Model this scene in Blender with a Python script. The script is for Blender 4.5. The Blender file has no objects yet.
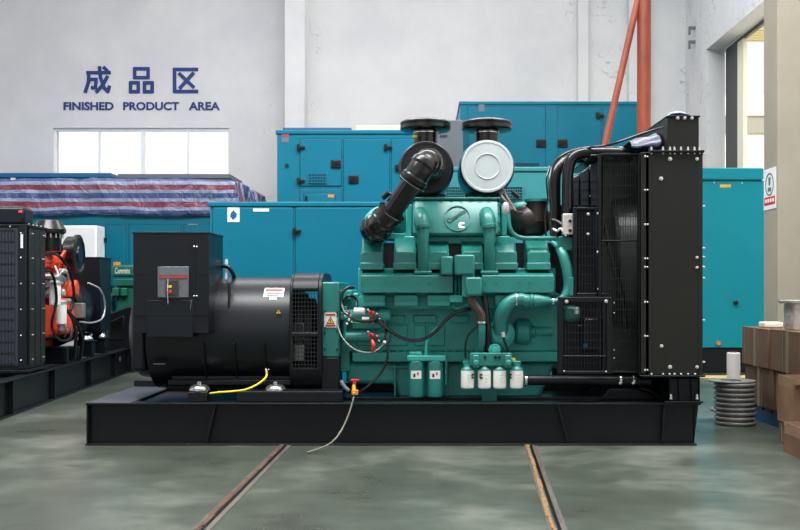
import bpy, bmesh, math, random
from mathutils import Vector, Matrix, noise
PI = math.pi
random.seed(7)
sc = bpy.context.scene
COL = sc.collection
# ------------------------------------------------------------------ camera geometry
# camera stands 7 m in front of the big generator set, 1.12 m above the floor
F = 985.0; VX = 425.0; VY = 288.0; H = 1.12; D0 = 7.0
def S(y): return (D0 + y) / F
def X(px, y): return (px - VX) * S(y)
def Z(py, y): return H + (VY - py) * S(y)
def V(px, py, y): return Vector((X(px, y), y, Z(py, y)))
cam = bpy.data.cameras.new('camera'); co = bpy.data.objects.new('camera', cam); COL.objects.link(co)
cam.sensor_width = 36; cam.lens = F * 36 / 800
cam.shift_x = -25 / 800; cam.shift_y = 23 / 800
co.location = (0, -D0, H); co.rotation_euler = (PI / 2, 0, 0)
cam.clip_end = 200
sc.camera = co
sc.view_settings.view_transform = 'Standard'; sc.view_settings.look = 'None'
sc.view_settings.gamma = 1; sc.view_settings.use_curve_mapping = False
sc.view_settings.exposure = 0.12

# ------------------------------------------------------------------ materials
def lin(c):
    return tuple(((v/255)/12.92 if v/255 <= .04045 else ((v/255+.055)/1.055)**2.4) for v in c) + (1,)
MATS = {}
def mat(name, rgb, rough=.5, metal=0, var=0.0, vscale=6, bump=0.0, bscale=40, coat=0, spec=None, rvar=0, alpha=None, rgb2=None, stretch=None):
    if name in MATS: return MATS[name]
    m = bpy.data.materials.new(name); m.use_nodes = True
    nt = m.node_tree; b = nt.nodes['Principled BSDF']; N = nt.nodes.new; L = nt.links.new
    b.inputs['Base Color'].default_value = lin(rgb); b.inputs['Roughness'].default_value = rough
    b.inputs['Metallic'].default_value = metal; b.inputs['Coat Weight'].default_value = coat
    if spec is not None: b.inputs['Specular IOR Level'].default_value = spec
    tc = N('ShaderNodeTexCoord'); src = tc.outputs['Object']
    if stretch:
        mp = N('ShaderNodeMapping'); mp.inputs['Scale'].default_value = stretch; L(src, mp.inputs['Vector']); src = mp.outputs['Vector']
    if var or rgb2:
        n = N('ShaderNodeTexNoise'); n.inputs['Scale'].default_value = vscale; n.inputs['Detail'].default_value = 6
        n.inputs['Roughness'].default_value = .6
        L(src, n.inputs['Vector'])
        r = N('ShaderNodeValToRGB'); r.color_ramp.elements[0].position = .35; r.color_ramp.elements[1].position = .68
        if rgb2: a, c = lin(rgb), lin(rgb2)
        else:
            a = tuple(v*(1-var) for v in lin(rgb)[:3]) + (1,); c = tuple(min(1, v*(1+var)) for v in lin(rgb)[:3]) + (1,)
        r.color_ramp.elements[0].color = a; r.color_ramp.elements[1].color = c
        L(n.outputs['Fac'], r.inputs['Fac']); L(r.outputs['Color'], b.inputs['Base Color'])
        if rvar:
            mr = N('ShaderNodeMapRange'); mr.inputs['To Min'].default_value = rough - rvar; mr.inputs['To Max'].default_value = rough + rvar
            L(n.outputs['Fac'], mr.inputs['Value']); L(mr.outputs['Result'], b.inputs['Roughness'])
    if bump:
        n2 = N('ShaderNodeTexNoise'); n2.inputs['Scale'].default_value = bscale; n2.inputs['Detail'].default_value = 4; L(src, n2.inputs['Vector'])
        bp = N('ShaderNodeBump'); bp.inputs['Strength'].default_value = bump; bp.inputs['Distance'].default_value = .01
        L(n2.outputs['Fac'], bp.inputs['Height']); L(bp.outputs['Normal'], b.inputs['Normal'])
    if alpha is not None:
        b.inputs['Alpha'].default_value = alpha
    MATS[name] = m
    return m
M_green = mat('engine_green_paint', (35, 116, 108), .33, var=.10, vscale=3, bump=.06, bscale=60)
M_greenlift = mat('engine_green_lightened', (50, 156, 146), .38, var=.14, vscale=5, bump=.12, bscale=50)  # same engine paint, lightened to make up for weak light on the block
M_black = mat('black_frame_paint', (12, 15, 20), .4, spec=.3, var=.12, vscale=4)
M_black2 = mat('black_satin_paint', (13, 18, 25), .34, spec=.35, var=.1, vscale=3)
M_shroud = mat('radiator_black_paint', (25, 25, 20), .42, spec=.35, var=.08, vscale=2)
M_rubber = mat('black_rubber', (17, 16, 16), .24, var=.2, vscale=12, bump=.1, bscale=30)
M_plast = mat('black_plastic', (15, 16, 19), .28)
M_wire = mat('black_wire_mesh', (22, 23, 25), .4)
M_core = mat('radiator_core_dark', (44, 47, 50), .6, var=.2, vscale=20)
M_steel = mat('zinc_bolt_steel', (215, 215, 212), .3, metal=.7)
M_chrome = mat('polished_steel', (225, 225, 225), .18, metal=1)
M_teal = mat('teal_canopy_paint', (0, 108, 131), .36, spec=.3, var=.04, vscale=1.5)
M_teal2 = mat('sheen_teal_canopy_paint', (50, 128, 134), .4, var=.05, vscale=1.5)  # canopy teal with its reflected sheen put into a lighter colour
M_teal3 = mat('window_lit_teal_paint', (8, 140, 156), .4, spec=.3, var=.03, vscale=1.5)  # canopy teal brightened in colour for the window light falling on it
M_tealt = mat('teal_panel_paint', (0, 106, 130), .36, spec=.3, var=.04, vscale=1.5)
M_blue = mat('blue_sheet_paint', (24, 92, 140), .4, var=.08)
M_cream = mat('cream_sheet_paint', (232, 228, 205), .5)
M_greyp = mat('grey_cabinet_paint', (98, 104, 112), .45, var=.05)
M_white = mat('white_enamel', (225, 228, 230), .4, var=.03)
M_filt = mat('white_filter_paint', (236, 236, 228), .3)
M_label = mat('white_label_film', (232, 232, 230), .4)
M_discw = mat('pale_grey_plastic', (182, 190, 191), .42, var=.04)
M_orange = mat('orange_red_engine_paint', (238, 74, 36), .38, var=.12, vscale=8)
M_red = mat('red_plastic', (205, 40, 30), .35)
M_redl = mat('red_label_ink', (190, 50, 45), .5)
M_yel = mat('yellow_rubber', (222, 205, 20), .4)
M_yelt = mat('yellow_label_film', (240, 190, 30), .45)
M_org = mat('orange_label_film', (215, 130, 45), .5)
M_ink = mat('black_label_ink', (20, 20, 22), .5)
M_navy = mat('navy_wall_paint', (14, 46, 112), .55, var=.06)
M_hose = mat('brown_rubber_hose', (78, 60, 56), .42, var=.15, vscale=20)
M_brown = mat('dark_wrapped_turbo', (44, 36, 32), .35, var=.35, vscale=9, bump=.3, bscale=14)
M_pole = mat('rust_orange_pole_paint', (122, 48, 30), .45, rgb2=(152, 72, 46), vscale=5, stretch=(1, 1, .35))
M_card = mat('brown_cardboard', (98, 73, 53), .8, rgb2=(122, 92, 68), vscale=4)
M_cardd = mat('dark_cardboard', (84, 61, 44), .8, rgb2=(106, 78, 56), vscale=4)
M_tape = mat('packing_tape', (150, 124, 98), .25)
M_cast = mat('machined_flange_steel', (138, 138, 134), .4, metal=.35, var=.2, vscale=14)
M_foil = mat('film_wrapped_steel', (205, 200, 192), .22, metal=.35, bump=.8, bscale=22)
M_pallet = mat('blue_pallet_plastic', (28, 72, 120), .5)
M_roll = mat('white_film_roll', (214, 208, 205), .35)
M_clear = mat('clear_hose', (118, 117, 106), .3)
M_gwin = mat('breaker_window_grey', (96, 98, 104), .2, var=.15, vscale=20, coat=.3)
M_alu = mat('aluminium_frame', (236, 240, 243), .4, metal=.2)
M_dframe = mat('dark_window_frame', (62, 64, 64), .5)
M_bplast = mat('blue_grey_polythene', (38, 47, 66), .35, rgb2=(78, 90, 114), vscale=9, bump=.6, bscale=18, coat=.3)
M_col = mat('column_beige_plaster', (144, 137, 121), .7, rgb2=(152, 145, 129), vscale=2)
M_colg = mat('column_grey_paint', (150, 155, 162), .6, var=.05)
M_wall = mat('white_wall_plaster', (199, 200, 203), .8, rgb2=(213, 213, 213), vscale=.8, bump=.05, bscale=3)
def stains():
    nt = M_wall.node_tree; N = nt.nodes.new; L = nt.links.new; bs = nt.nodes['Principled BSDF']
    old = bs.inputs['Base Color'].links[0].from_socket
    tc = N('ShaderNodeTexCoord'); sp = N('ShaderNodeSeparateXYZ'); L(tc.outputs['Object'], sp.inputs[0])
    total = None
    for xc, hw in ((-2.12, .16), (-3.02, .1), (3.55, .45), (2.75, .16), (4.95, .16)):
        a = N('ShaderNodeMath'); a.operation = 'SUBTRACT'; a.inputs[1].default_value = xc; L(sp.outputs['X'], a.inputs[0])
        c = N('ShaderNodeMath'); c.operation = 'ABSOLUTE'; L(a.outputs[0], c.inputs[0])
        d = N('ShaderNodeMapRange'); d.inputs['From Min'].default_value = hw; d.inputs['From Max'].default_value = hw*.4; L(c.outputs[0], d.inputs['Value'])
        if total is None: total = d.outputs[0]
        else:
            e = N('ShaderNodeMath'); e.operation = 'MAXIMUM'; L(total, e.inputs[0]); L(d.outputs[0], e.inputs[1]); total = e.outputs[0]
    n = N('ShaderNodeTexNoise'); n.inputs['Scale'].default_value = 2.6; n.inputs['Detail'].default_value = 3; n.inputs['Distortion'].default_value = 1.6; L(tc.outputs['Object'], n.inputs['Vector'])
    a = N('ShaderNodeMath'); a.operation = 'SUBTRACT'; a.inputs[1].default_value = .5; L(n.outputs['Fac'], a.inputs[0])
    c = N('ShaderNodeMath'); c.operation = 'ABSOLUTE'; L(a.outputs[0], c.inputs[0])
    d = N('ShaderNodeMapRange'); d.inputs['From Min'].default_value = .018; d.inputs['From Max'].default_value = .004; L(c.outputs[0], d.inputs['Value'])
    n2 = N('ShaderNodeTexNoise'); n2.inputs['Scale'].default_value = 1.7; L(tc.outputs['Object'], n2.inputs['Vector'])
    d2 = N('ShaderNodeMapRange'); d2.inputs['From Min'].default_value = .45; d2.inputs['From Max'].default_value = .6; L(n2.outputs['Fac'], d2.inputs['Value'])
    f = N('ShaderNodeMath'); f.operation = 'MULTIPLY'; L(total, f.inputs[0]); L(d.outputs[0], f.inputs[1])
    g = N('ShaderNodeMath'); g.operation = 'MULTIPLY'; L(f.outputs[0], g.inputs[0]); L(d2.outputs[0], g.inputs[1])
    h = N('ShaderNodeMath'); h.operation = 'MULTIPLY'; h.inputs[1].default_value = .5; L(g.outputs[0], h.inputs[0])
    mx = N('ShaderNodeMixRGB'); mx.inputs['Color2'].default_value = lin((120, 116, 116)); L(h.outputs[0], mx.inputs['Fac']); L(old, mx.inputs['Color1']); L(mx.outputs['Color'], bs.inputs['Base Color'])
stains()
M_ext = mat('outside_render', (246, 240, 226), .9)
M_extr = mat('outside_roof_sheet', (214, 204, 160), .7)
M_extb = mat('outside_concrete_band', (150, 150, 140), .9)
M_yline = mat('yellow_floor_paint', (214, 186, 120), .5, var=.15, vscale=10)
M_rail = mat('worn_rail_steel', (104, 98, 92), .45, metal=.4, var=.2, vscale=20, stretch=(1, .15, 1))
M_rust = mat('rusty_grit', (58, 36, 28), .9, rgb2=(98, 72, 56), vscale=40)
M_rust2 = mat('orange_grit', (92, 66, 38), .9, rgb2=(150, 116, 72), vscale=60)
M_copper = mat('copper_winding', (150, 150, 150), .4, metal=.5)
def glass_mat():
    m = bpy.data.materials.new('window_glass'); m.use_nodes = True; nt = m.node_tree; nt.nodes.clear()
    o = nt.nodes.new('ShaderNodeOutputMaterial'); mx = nt.nodes.new('ShaderNodeMixShader'); t = nt.nodes.new('ShaderNodeBsdfTransparent'); g = nt.nodes.new('ShaderNodeBsdfGlossy')
    g.inputs['Roughness'].default_value = .05; mx.inputs['Fac'].default_value = .07
    nt.links.new(t.outputs[0], mx.inputs[1]); nt.links.new(g.outputs[0], mx.inputs[2]); nt.links.new(mx.outputs[0], o.inputs[0]); return m
M_glass = glass_mat()
def floor_mat():
    m = bpy.data.materials.new('worn_green_epoxy_floor'); m.use_nodes = True; nt = m.node_tree; b = nt.nodes['Principled BSDF']; N = nt.nodes.new; L = nt.links.new
    tc = N('ShaderNodeTexCoord')
    n = N('ShaderNodeTexNoise'); n.inputs['Scale'].default_value = .9; n.inputs['Detail'].default_value = 8; n.inputs['Roughness'].default_value = .62; L(tc.outputs['Object'], n.inputs['Vector'])
    r = N('ShaderNodeValToRGB'); e = r.color_ramp.elements; e[0].position = .3; e[0].color = lin((54, 58, 51)); e[1].position = .72; e[1].color = lin((116, 119, 109))
    k = e.new(.5); k.color = lin((70, 77, 68))
    L(n.outputs['Fac'], r.inputs['Fac'])
    mp = N('ShaderNodeMapping'); mp.inputs['Scale'].default_value = (3.2, 9, 1); mp.inputs['Rotation'].default_value = (0, 0, .5); L(tc.outputs['Object'], mp.inputs['Vector'])
    n2 = N('ShaderNodeTexNoise'); n2.inputs['Scale'].default_value = 1.2; n2.inputs['Detail'].default_value = 10; n2.inputs['Roughness'].default_value = .75; L(mp.outputs['Vector'], n2.inputs['Vector'])
    r2 = N('ShaderNodeValToRGB'); q = r2.color_ramp.elements; q[0].position = .30; q[0].color = (.45, .42, .38, 1); q[1].position = .48; q[1].color = (1, 1, 1, 1)
    L(n2.outputs['Fac'], r2.inputs['Fac'])
    mx = N('ShaderNodeMixRGB'); mx.blend_type = 'MULTIPLY'; mx.inputs['Fac'].default_value = .75
    L(r.outputs['Color'], mx.inputs['Color1']); L(r2.outputs['Color'], mx.inputs['Color2']); L(mx.outputs['Color'], b.inputs['Base Color'])
    mr = N('ShaderNodeMapRange'); mr.inputs['To Min'].default_value = .20; mr.inputs['To Max'].default_value = .40; L(n.outputs['Fac'], mr.inputs['Value']); L(mr.outputs['Result'], b.inputs['Roughness'])
    b.inputs['Specular IOR Level'].default_value = .85
    bp = N('ShaderNodeBump'); bp.inputs['Strength'].default_value = .04; L(n2.outputs['Fac'], bp.inputs['Height']); L(bp.outputs['Normal'], b.inputs['Normal'])
    return m
M_floor = floor_mat()
def tarp_mat():
    m = bpy.data.materials.new('striped_woven_tarp'); m.use_nodes = True; nt = m.node_tree; b = nt.nodes['Principled BSDF']; N = nt.nodes.new; L = nt.links.new
    b.inputs['Roughness'].default_value = .35; b.inputs['Coat Weight'].default_value = .25
    uv = N('ShaderNodeUVMap'); uv.uv_map = 'UVMap'; sp = N('ShaderNodeSeparateXYZ'); L(uv.outputs['UV'], sp.inputs[0])
    f = N('ShaderNodeMath'); f.operation = 'FRACT'; L(sp.outputs['Y'], f.inputs[0])
    r = N('ShaderNodeValToRGB'); r.color_ramp.interpolation = 'CONSTANT'
    e = r.color_ramp.elements; e[0].position = 0; e[0].color = lin((122, 36, 52)); e[1].position = .30; e[1].color = lin((134, 144, 174))
    for p, c in ((.49, (22, 56, 108)), (.80, (134, 144, 174))):
        k = e.new(p); k.color = lin(c)
    L(f.outputs[0], r.inputs['Fac'])
    tc = N('ShaderNodeTexCoord'); n3 = N('ShaderNodeTexNoise'); n3.inputs['Scale'].default_value = 2.2; n3.inputs['Detail'].default_value = 5; mp = N('ShaderNodeMapping'); mp.inputs['Scale'].default_value = (2.5, 1, .6); L(tc.outputs['Object'], mp.inputs['Vector']); L(mp.outputs['Vector'], n3.inputs['Vector'])
    r3 = N('ShaderNodeValToRGB'); r3.color_ramp.elements[0].position = .35; r3.color_ramp.elements[1].position = .65; r3.color_ramp.elements[0].color = (0, 0, 0, 1); r3.color_ramp.elements[1].color = (1, 1, 1, 1); L(n3.outputs['Fac'], r3.inputs['Fac'])
    mx = N('ShaderNodeMixRGB'); mx.inputs['Color2'].default_value = lin((120, 124, 150)); mm = N('ShaderNodeMath'); mm.operation = 'MULTIPLY'; mm.inputs[1].default_value = .25; L(r3.outputs['Color'], mm.inputs[0]); L(mm.outputs[0], mx.inputs['Fac']); L(r.outputs['Color'], mx.inputs['Color1']); L(mx.outputs['Color'], b.inputs['Base Color'])
    n = N('ShaderNodeTexNoise'); n.inputs['Scale'].default_value = 6; n.inputs['Detail'].default_value = 7; n.inputs['Distortion'].default_value = 1.2; L(tc.outputs['Object'], n.inputs['Vector'])
    bp = N('ShaderNodeBump'); bp.inputs['Strength'].default_value = .9; bp.inputs['Distance'].default_value = .05; L(n.outputs['Fac'], bp.inputs['Height']); L(bp.outputs['Normal'], b.inputs['Normal'])
    return m
M_tarp = tarp_mat()

# ------------------------------------------------------------------ mesh helpers
def smooth_path(pts, k=6):
    pts = [Vector(p) for p in pts]
    if len(pts) < 3: return pts
    out = []; P = [pts[0]*2-pts[1]] + pts + [pts[-1]*2-pts[-2]]
    for i in range(1, len(P)-2):
        p0, p1, p2, p3 = P[i-1:i+3]
        for j in range(k):
            t = j/k
            out.append(.5*((2*p1)+(p2-p0)*t+(2*p0-5*p1+4*p2-p3)*t*t+(3*p1-p0-3*p2+p3)*t**3))
    out.append(pts[-1]); return out
class MB:
    def __init__(s): s.b = bmesh.new()
    def box(s, x0, x1, y0, y1, z0, z1):
        x0, x1 = sorted((x0, x1)); y0, y1 = sorted((y0, y1)); z0, z1 = sorted((z0, z1))
        v = [s.b.verts.new(p) for p in ((x0,y0,z0),(x1,y0,z0),(x1,y1,z0),(x0,y1,z0),(x0,y0,z1),(x1,y0,z1),(x1,y1,z1),(x0,y1,z1))]
        for f in ((0,3,2,1),(4,5,6,7),(0,1,5,4),(1,2,6,5),(2,3,7,6),(3,0,4,7)): s.b.faces.new([v[i] for i in f])
        return s
    def pb(s, px0, px1, py0, py1, y, d):      # box whose front face is seen at these picture coordinates at depth y
        return s.box(X(px0, y), X(px1, y), y, y+d, Z(py1, y), Z(py0, y))
    def prism(s, pts, a, b, axis='Y'):
        def mk(p, t):
            if axis == 'Y': return (p[0], t, p[1])
            if axis == 'X': return (t, p[0], p[1])
            return (p[0], p[1], t)
        A = [s.b.verts.new(mk(p, a)) for p in pts]; B = [s.b.verts.new(mk(p, b)) for p in pts]
        s.b.faces.new(A); s.b.faces.new(B[::-1]); n = len(pts)
        for i in range(n): s.b.faces.new((A[i], A[(i+1) % n], B[(i+1) % n], B[i]))
        return s
    def pp(s, pts, y, d): return s.prism([(X(p[0], y), Z(p[1], y)) for p in pts], y, y+d)
    def fru(s, r0, z0, r1, z1):
        a = [(r0[0],r0[2]),(r0[1],r0[2]),(r0[1],r0[3]),(r0[0],r0[3])]; c = [(r1[0],r1[2]),(r1[1],r1[2]),(r1[1],r1[3]),(r1[0],r1[3])]
        A = [s.b.verts.new((p[0],p[1],z0)) for p in a]; B = [s.b.verts.new((p[0],p[1],z1)) for p in c]
        s.b.faces.new(A[::-1]); s.b.faces.new(B)
        for i in range(4): s.b.faces.new((A[i], A[(i+1)%4], B[(i+1)%4], B[i]))
        return s
    def ring_loft(s, rings, cap=True):
        for i in range(len(rings)-1):
            a, b = rings[i], rings[i+1]; n = len(a)
            for j in range(n): s.b.faces.new((a[j], a[(j+1)%n], b[(j+1)%n], b[j]))
        if cap: s.b.faces.new(rings[0][::-1]); s.b.faces.new(rings[-1])
        return s
    def lathe(s, o, ax, prof, n=28, cap=True):
        o = Vector(o); ax = Vector(ax).normalized(); u = ax.orthogonal().normalized(); w = ax.cross(u)
        rings = []
        for r, t in prof:
            rings.append([s.b.verts.new(o + ax*t + (u*math.cos(2*PI*j/n) + w*math.sin(2*PI*j/n))*max(r, 1e-4)) for j in range(n)])
        return s.ring_loft(rings, cap)
    def cyl(s, p0, p1, r, r2=None, n=24):
        p0 = Vector(p0); p1 = Vector(p1); d = (p1-p0)
        return s.lathe(p0, d, [(r, 0), (r if r2 is None else r2, d.length)], n)
    def tube(s, pts, r, n=12, k=6, sm=True):
        P = smooth_path(pts, k) if sm else [Vector(p) for p in pts]
        m = len(P); rings = []; u = None
        for i, p in enumerate(P):
            t = (P[min(i+1, m-1)] - P[max(i-1, 0)]).normalized()
            if u is None: u = t.orthogonal().normalized()
            else: u = (u - t*u.dot(t)).normalized()
            w = t.cross(u)
            if callable(r): rr = r(i/(m-1))
            elif isinstance(r, (list, tuple)):
                q = i/(m-1)*(len(r)-1); a = int(min(q, len(r)-2)); rr = r[a]+(r[a+1]-r[a])*(q-a)
            else: rr = r
            rings.append([s.b.verts.new(p + (u*math.cos(2*PI*j/n)+w*math.sin(2*PI*j/n))*rr) for j in range(n)])
        return s.ring_loft(rings)
    def sph(s, c, r, sx=1, sy=1, sz=1, seg=20, rg=12):
        M = Matrix.Translation(Vector(c)) @ Matrix.Diagonal((sx*r, sy*r, sz*r, 1))
        bmesh.ops.create_uvsphere(s.b, u_segments=seg, v_segments=rg, radius=1, matrix=M); return s
    def bar(s, p0, p1, w, y0, y1):              # flat stroke in the XZ plane
        p0 = Vector((p0[0], p0[1])); p1 = Vector((p1[0], p1[1])); d = (p1-p0).normalized(); q = Vector((-d.y, d.x))*w/2
        return s.prism([tuple(p0+q), tuple(p1+q), tuple(p1-q), tuple(p0-q)], y0, y1)
    def grid(s, x0, x1, z0, z1, y, sx, sz, t=.0025):
        n = max(1, round((x1-x0)/sx)); m = max(1, round((z1-z0)/sz))
        for i in range(n+1):
            x = x0+(x1-x0)*i/n; s.box(x-t, x+t, y-t, y+t, z0, z1)
        for j in range(m+1):
            z = z0+(z1-z0)*j/m; s.box(x0, x1, y-t*1.2, y+t*.8, z-t, z+t)
        return s
OR = {}
def link(name, me, parent=None):
    o = bpy.data.objects.new(name, me); COL.objects.link(o)
    if parent is not None: o.parent = parent; OR[o.name] = OR[parent.name]
    else: OR[o.name] = Vector((0, 0, 0))
    return o
SPLIT = {'panel_seam', 'plenum_end', 'end_plate', 'radiator_flange', 'engine_mount', 'radiator_leg', 'hose_clamp', 'terminal_nut', 'terminal_stud', 'bracket_bolt', 'riser_bolt', 'access_cover', 'pan_rib', 'red_print', 'end_beam', 'side_channel', 'mounting_rail', 'lifting_hole', 'stiffener_rib', 'cooling_rib', 'pedestal_gusset', 'deck_board', 'intake_slots', 'cabinet_knob', 'terminal_block', 'injector_line', 'skid_side'}
def P(name, mb, m, parent=None, bev=0, label=None, sharp=35, seg=2):
    if name in SPLIT:
        mb.b.verts.index_update(); seen = set(); groups = []
        for v in mb.b.verts:
            if v.index in seen: continue
            st = [v]; seen.add(v.index); g = []
            while st:
                a = st.pop(); g.append(a)
                for e_ in a.link_edges:
                    o_ = e_.other_vert(a)
                    if o_.index not in seen: seen.add(o_.index); st.append(o_)
            groups.append(g)
        if len(groups) > 1:
            first = None
            for g in groups:
                nb = MB(); mp = {v: nb.b.verts.new(v.co) for v in g}
                for fc in {fc for v in g for fc in v.link_faces}: nb.b.faces.new([mp[v] for v in fc.verts])
                o = P1(name, nb, m, parent, bev, label, sharp, seg); first = first or o
            mb.b.free(); return first
    return P1(name, mb, m, parent, bev, label, sharp, seg)
def P1(name, mb, m, parent=None, bev=0, label=None, sharp=35, seg=2):
    bm = mb.b
    off = OR[parent.name] if parent is not None else Vector((0,0,0))
    if off.length: bmesh.ops.translate(bm, verts=bm.verts, vec=-off)
    bmesh.ops.recalc_face_normals(bm, faces=bm.faces)
    me = bpy.data.meshes.new(name); bm.to_mesh(me); bm.free()
    me.materials.append(m)
    for p in me.polygons: p.use_smooth = True
    me.set_sharp_from_angle(angle=math.radians(sharp))
    o = link(name, me, parent)
    if bev:
        md = o.modifiers.new('bevel', 'BEVEL'); md.width = bev; md.segments = seg; md.limit_method = 'ANGLE'; md.angle_limit = math.radians(35)
    if label: o['label'] = label
    return o
def T(name, label, cat, loc, group=None):
    o = bpy.data.objects.new(name, None); COL.objects.link(o); o.location = loc; OR[o.name] = Vector(loc)
    o.empty_display_size = .1
    o['label'] = label; o['category'] = cat
    if group: o['group'] = group
    return o
def tag(o, label, cat, group=None):
    # give a one-mesh thing an origin at its own base
    me = o.data; xs = [v.co for v in me.vertices]
    c = Vector(((min(v.x for v in xs)+max(v.x for v in xs))/2, (min(v.y for v in xs)+max(v.y for v in xs))/2, min(v.z for v in xs)))
    me.transform(Matrix.Translation(-c)); o.location = c
    o['label'] = label; o['category'] = cat
    if group: o['group'] = group
    return o
def struct(name, mb, m, parent=None, bev=0):
    o = P(name, mb, m, parent, bev); o['kind'] = 'structure'; return o
def text_mb(s, x0, x1, z0, z1, y, depth, off=0.0, rot=0, shear=0):
    cu = bpy.data.curves.new('t', 'FONT'); cu.body = s; cu.extrude = .5; cu.offset = off; cu.shear = shear; cu.resolution_u = 3
    o = bpy.data.objects.new('t', cu); COL.objects.link(o); bpy.context.view_layer.update()
    me = bpy.data.meshes.new_from_object(o.evaluated_get(bpy.context.evaluated_depsgraph_get()))
    bpy.data.objects.remove(o); bpy.data.curves.remove(cu)
    mb = MB(); mb.b.from_mesh(me); bpy.data.meshes.remove(me)
    xs = [v.co.x for v in mb.b.verts]; ys = [v.co.y for v in mb.b.verts]
    a, b_, c, d = min(xs), max(xs), min(ys), max(ys)
    cx, cz = (x0+x1)/2, (z0+z1)/2
    for v in mb.b.verts:
        lx = ((v.co.x-a)/(b_-a)-.5)*(x1-x0); lz = ((v.co.y-c)/(d-c)-.5)*(z1-z0); yy = y-depth if v.co.z > 0 else y
        v.co = (cx+lx*math.cos(rot)-lz*math.sin(rot), yy, cz+lx*math.sin(rot)+lz*math.cos(rot))
    return mb
def kids(o): return [c for c in bpy.data.objects if c.parent == o]
def copy_tree(o, parent=None):
    c = o.copy(); COL.objects.link(c)
    if parent is not None: c.parent = parent
    for ch in kids(o): copy_tree(ch, c)
    return c
_bolt = {}
def bolt(px, py, y, parent, r=.011, m=None, d=(0, -1, 0), name='bolt', t=.012):
    r = r*.62; key = (round(r, 4), d, t, m.name if m else '')
    if key not in _bolt:
        mb = MB(); mb.lathe((0,0,0), d, [(r*1.25, -.002), (r*1.25, t*.25), (r, t*.3), (r*.95, t), (r*.5, t*1.15)], 8)
        bmesh.ops.recalc_face_normals(mb.b, faces=mb.b.faces)
        me = bpy.data.meshes.new('bolt'); mb.b.to_mesh(me); mb.b.free(); me.materials.append(m or M_steel)
        for p in me.polygons: p.use_smooth = True
        me.set_sharp_from_angle(angle=.6); _bolt[key] = me
    o = link(name, _bolt[key], parent)
    o.location = V(px, py, y) - OR[parent.name]
    return o

# ------------------------------------------------------------------ the setting
WB = 11.9         # back wall (depth from the set's front)
XR = 5.0          # right wall
struct('floor', MB().box(-13, XR+.44, -9, WB+1, -.2, 0), M_floor)
wx0, wx1 = X(53, WB), X(229, WB); wz0, wz1 = Z(196, WB), Z(128, WB)
w = MB(); w.box(-12, wx0, WB, WB+.3, 0, 9); w.box(wx1, XR+.33, WB, WB+.3, 0, 9); w.box(wx0, wx1, WB, WB+.3, 0, wz0); w.box(wx0, wx1, WB, WB+.3, wz1, 9)
struct('wall_back', w, M_wall)
# window in the back wall: frame, mullions, panes
fr = MB(); t = .022; yf = WB+.05
for a in (53, 98.3, 142, 187, 229):
    x = X(a, WB); tt = t*1.5 if a == 142 else t*.7
    x = min(max(x, wx0+tt), wx1-tt); fr.box(x-tt, x+tt, yf, yf+.07, wz0, wz1)
fr.box(wx0, wx1, yf-.002, yf+.072, wz1-.05, wz1); fr.box(wx0, wx1, yf-.002, yf+.072, wz0, wz0+.06)
wf = struct('window_1', fr, M_alu)
pn = P('window_pane', MB().box(wx0, wx1, yf+.03, yf+.036, wz0, wz1), M_glass, wf)
# pilaster and columns against the back wall
struct('trim_1', MB().box(X(285, WB-.6), X(304.5, WB-.6), WB-.6, WB, 0, 9), M_wall)
struct('trim_2', MB().box(X(577, WB), X(588, WB), WB-.12, WB, 0, 9), M_wall, bev=.02)
struct('trim_3', MB().box(X(627, WB), X(648, WB), WB-.2, WB, 0, 9), M_wall, bev=.02)
# right wall with the big window opening
oy1 = 10.5; oy0 = 2.9; oz0 = 1.3; oz1 = 5.36
w = MB(); w.box(XR, XR+.33, -9, oy0, 0, 9); w.box(XR, XR+.33, oy1, WB, 0, 9); w.box(XR, XR+.33, oy0, oy1, 0, oz0); w.box(XR, XR+.33, oy0, oy1, oz1, 9)
struct('wall_right', w, M_wall)
fr = MB(); fx = XR+.335
for yy, hw in ((oy0+.05, .04), (4.6, .04), (oy1-.36, .34)): fr.box(fx, fx+.06, yy-hw, yy+hw, oz0, oz1)
fr.box(fx-.001, fx+.061, oy0, oy1, oz0, oz0+.07); fr.box(fx-.001, fx+.061, oy0, oy1, oz1-.06, oz1)
wf = struct('window_2', fr, M_dframe)
fr = MB(); fr.box(fx-.01, fx+.055, oy1-1.02, oy1-.71, oz0+.07, oz1-.06); P('sash', fr, M_cream, wf)
P('window_pane', MB().box(fx+.025, fx+.031, oy0, oy1, oz0, oz1), M_glass, wf)
# column in front of the right wall
cm = MB(); cx0 = X(777, 2.6); cm.box(cx0, cx0+.7, 2.6, 2.98, 0, 9)
colo = struct('trim_4', cm, M_col, bev=.01)
# floor rails and painted line
for i, (xc, m2, wd) in enumerate(((-.99, M_rust, .03), (.745, M_rust2, .03))):
    r = MB(); r.box(xc-.045, xc-.012, -8, 6, 0, .004); r.box(xc+.012, xc+.04, -8, 6, 0, .004)
    o = struct('trim_%d' % (5+i), r, M_rail)
    g = MB()
    for k in range(60):   # uneven strip of grit lying in the groove
        ya = -8+k*14/60; a = random.uniform(-.006, .006)
        g.box(xc-.034+a*1.6, xc-.006+random.uniform(-.012, .002), ya, ya+14/60, -.01, .006+random.random()*.003)
    P('rail_grit', g, m2, o)
    P('rail_groove', MB().box(xc-.004, xc+.012, -8, 6, -.01, .0065), M_plast, o)
    o.rotation_euler = (0, 0, -(.017, .052)[i])
struct('trim_7', MB().box(2.9, XR, 5.25, 5.6, 0, .003), M_yline)

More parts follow.
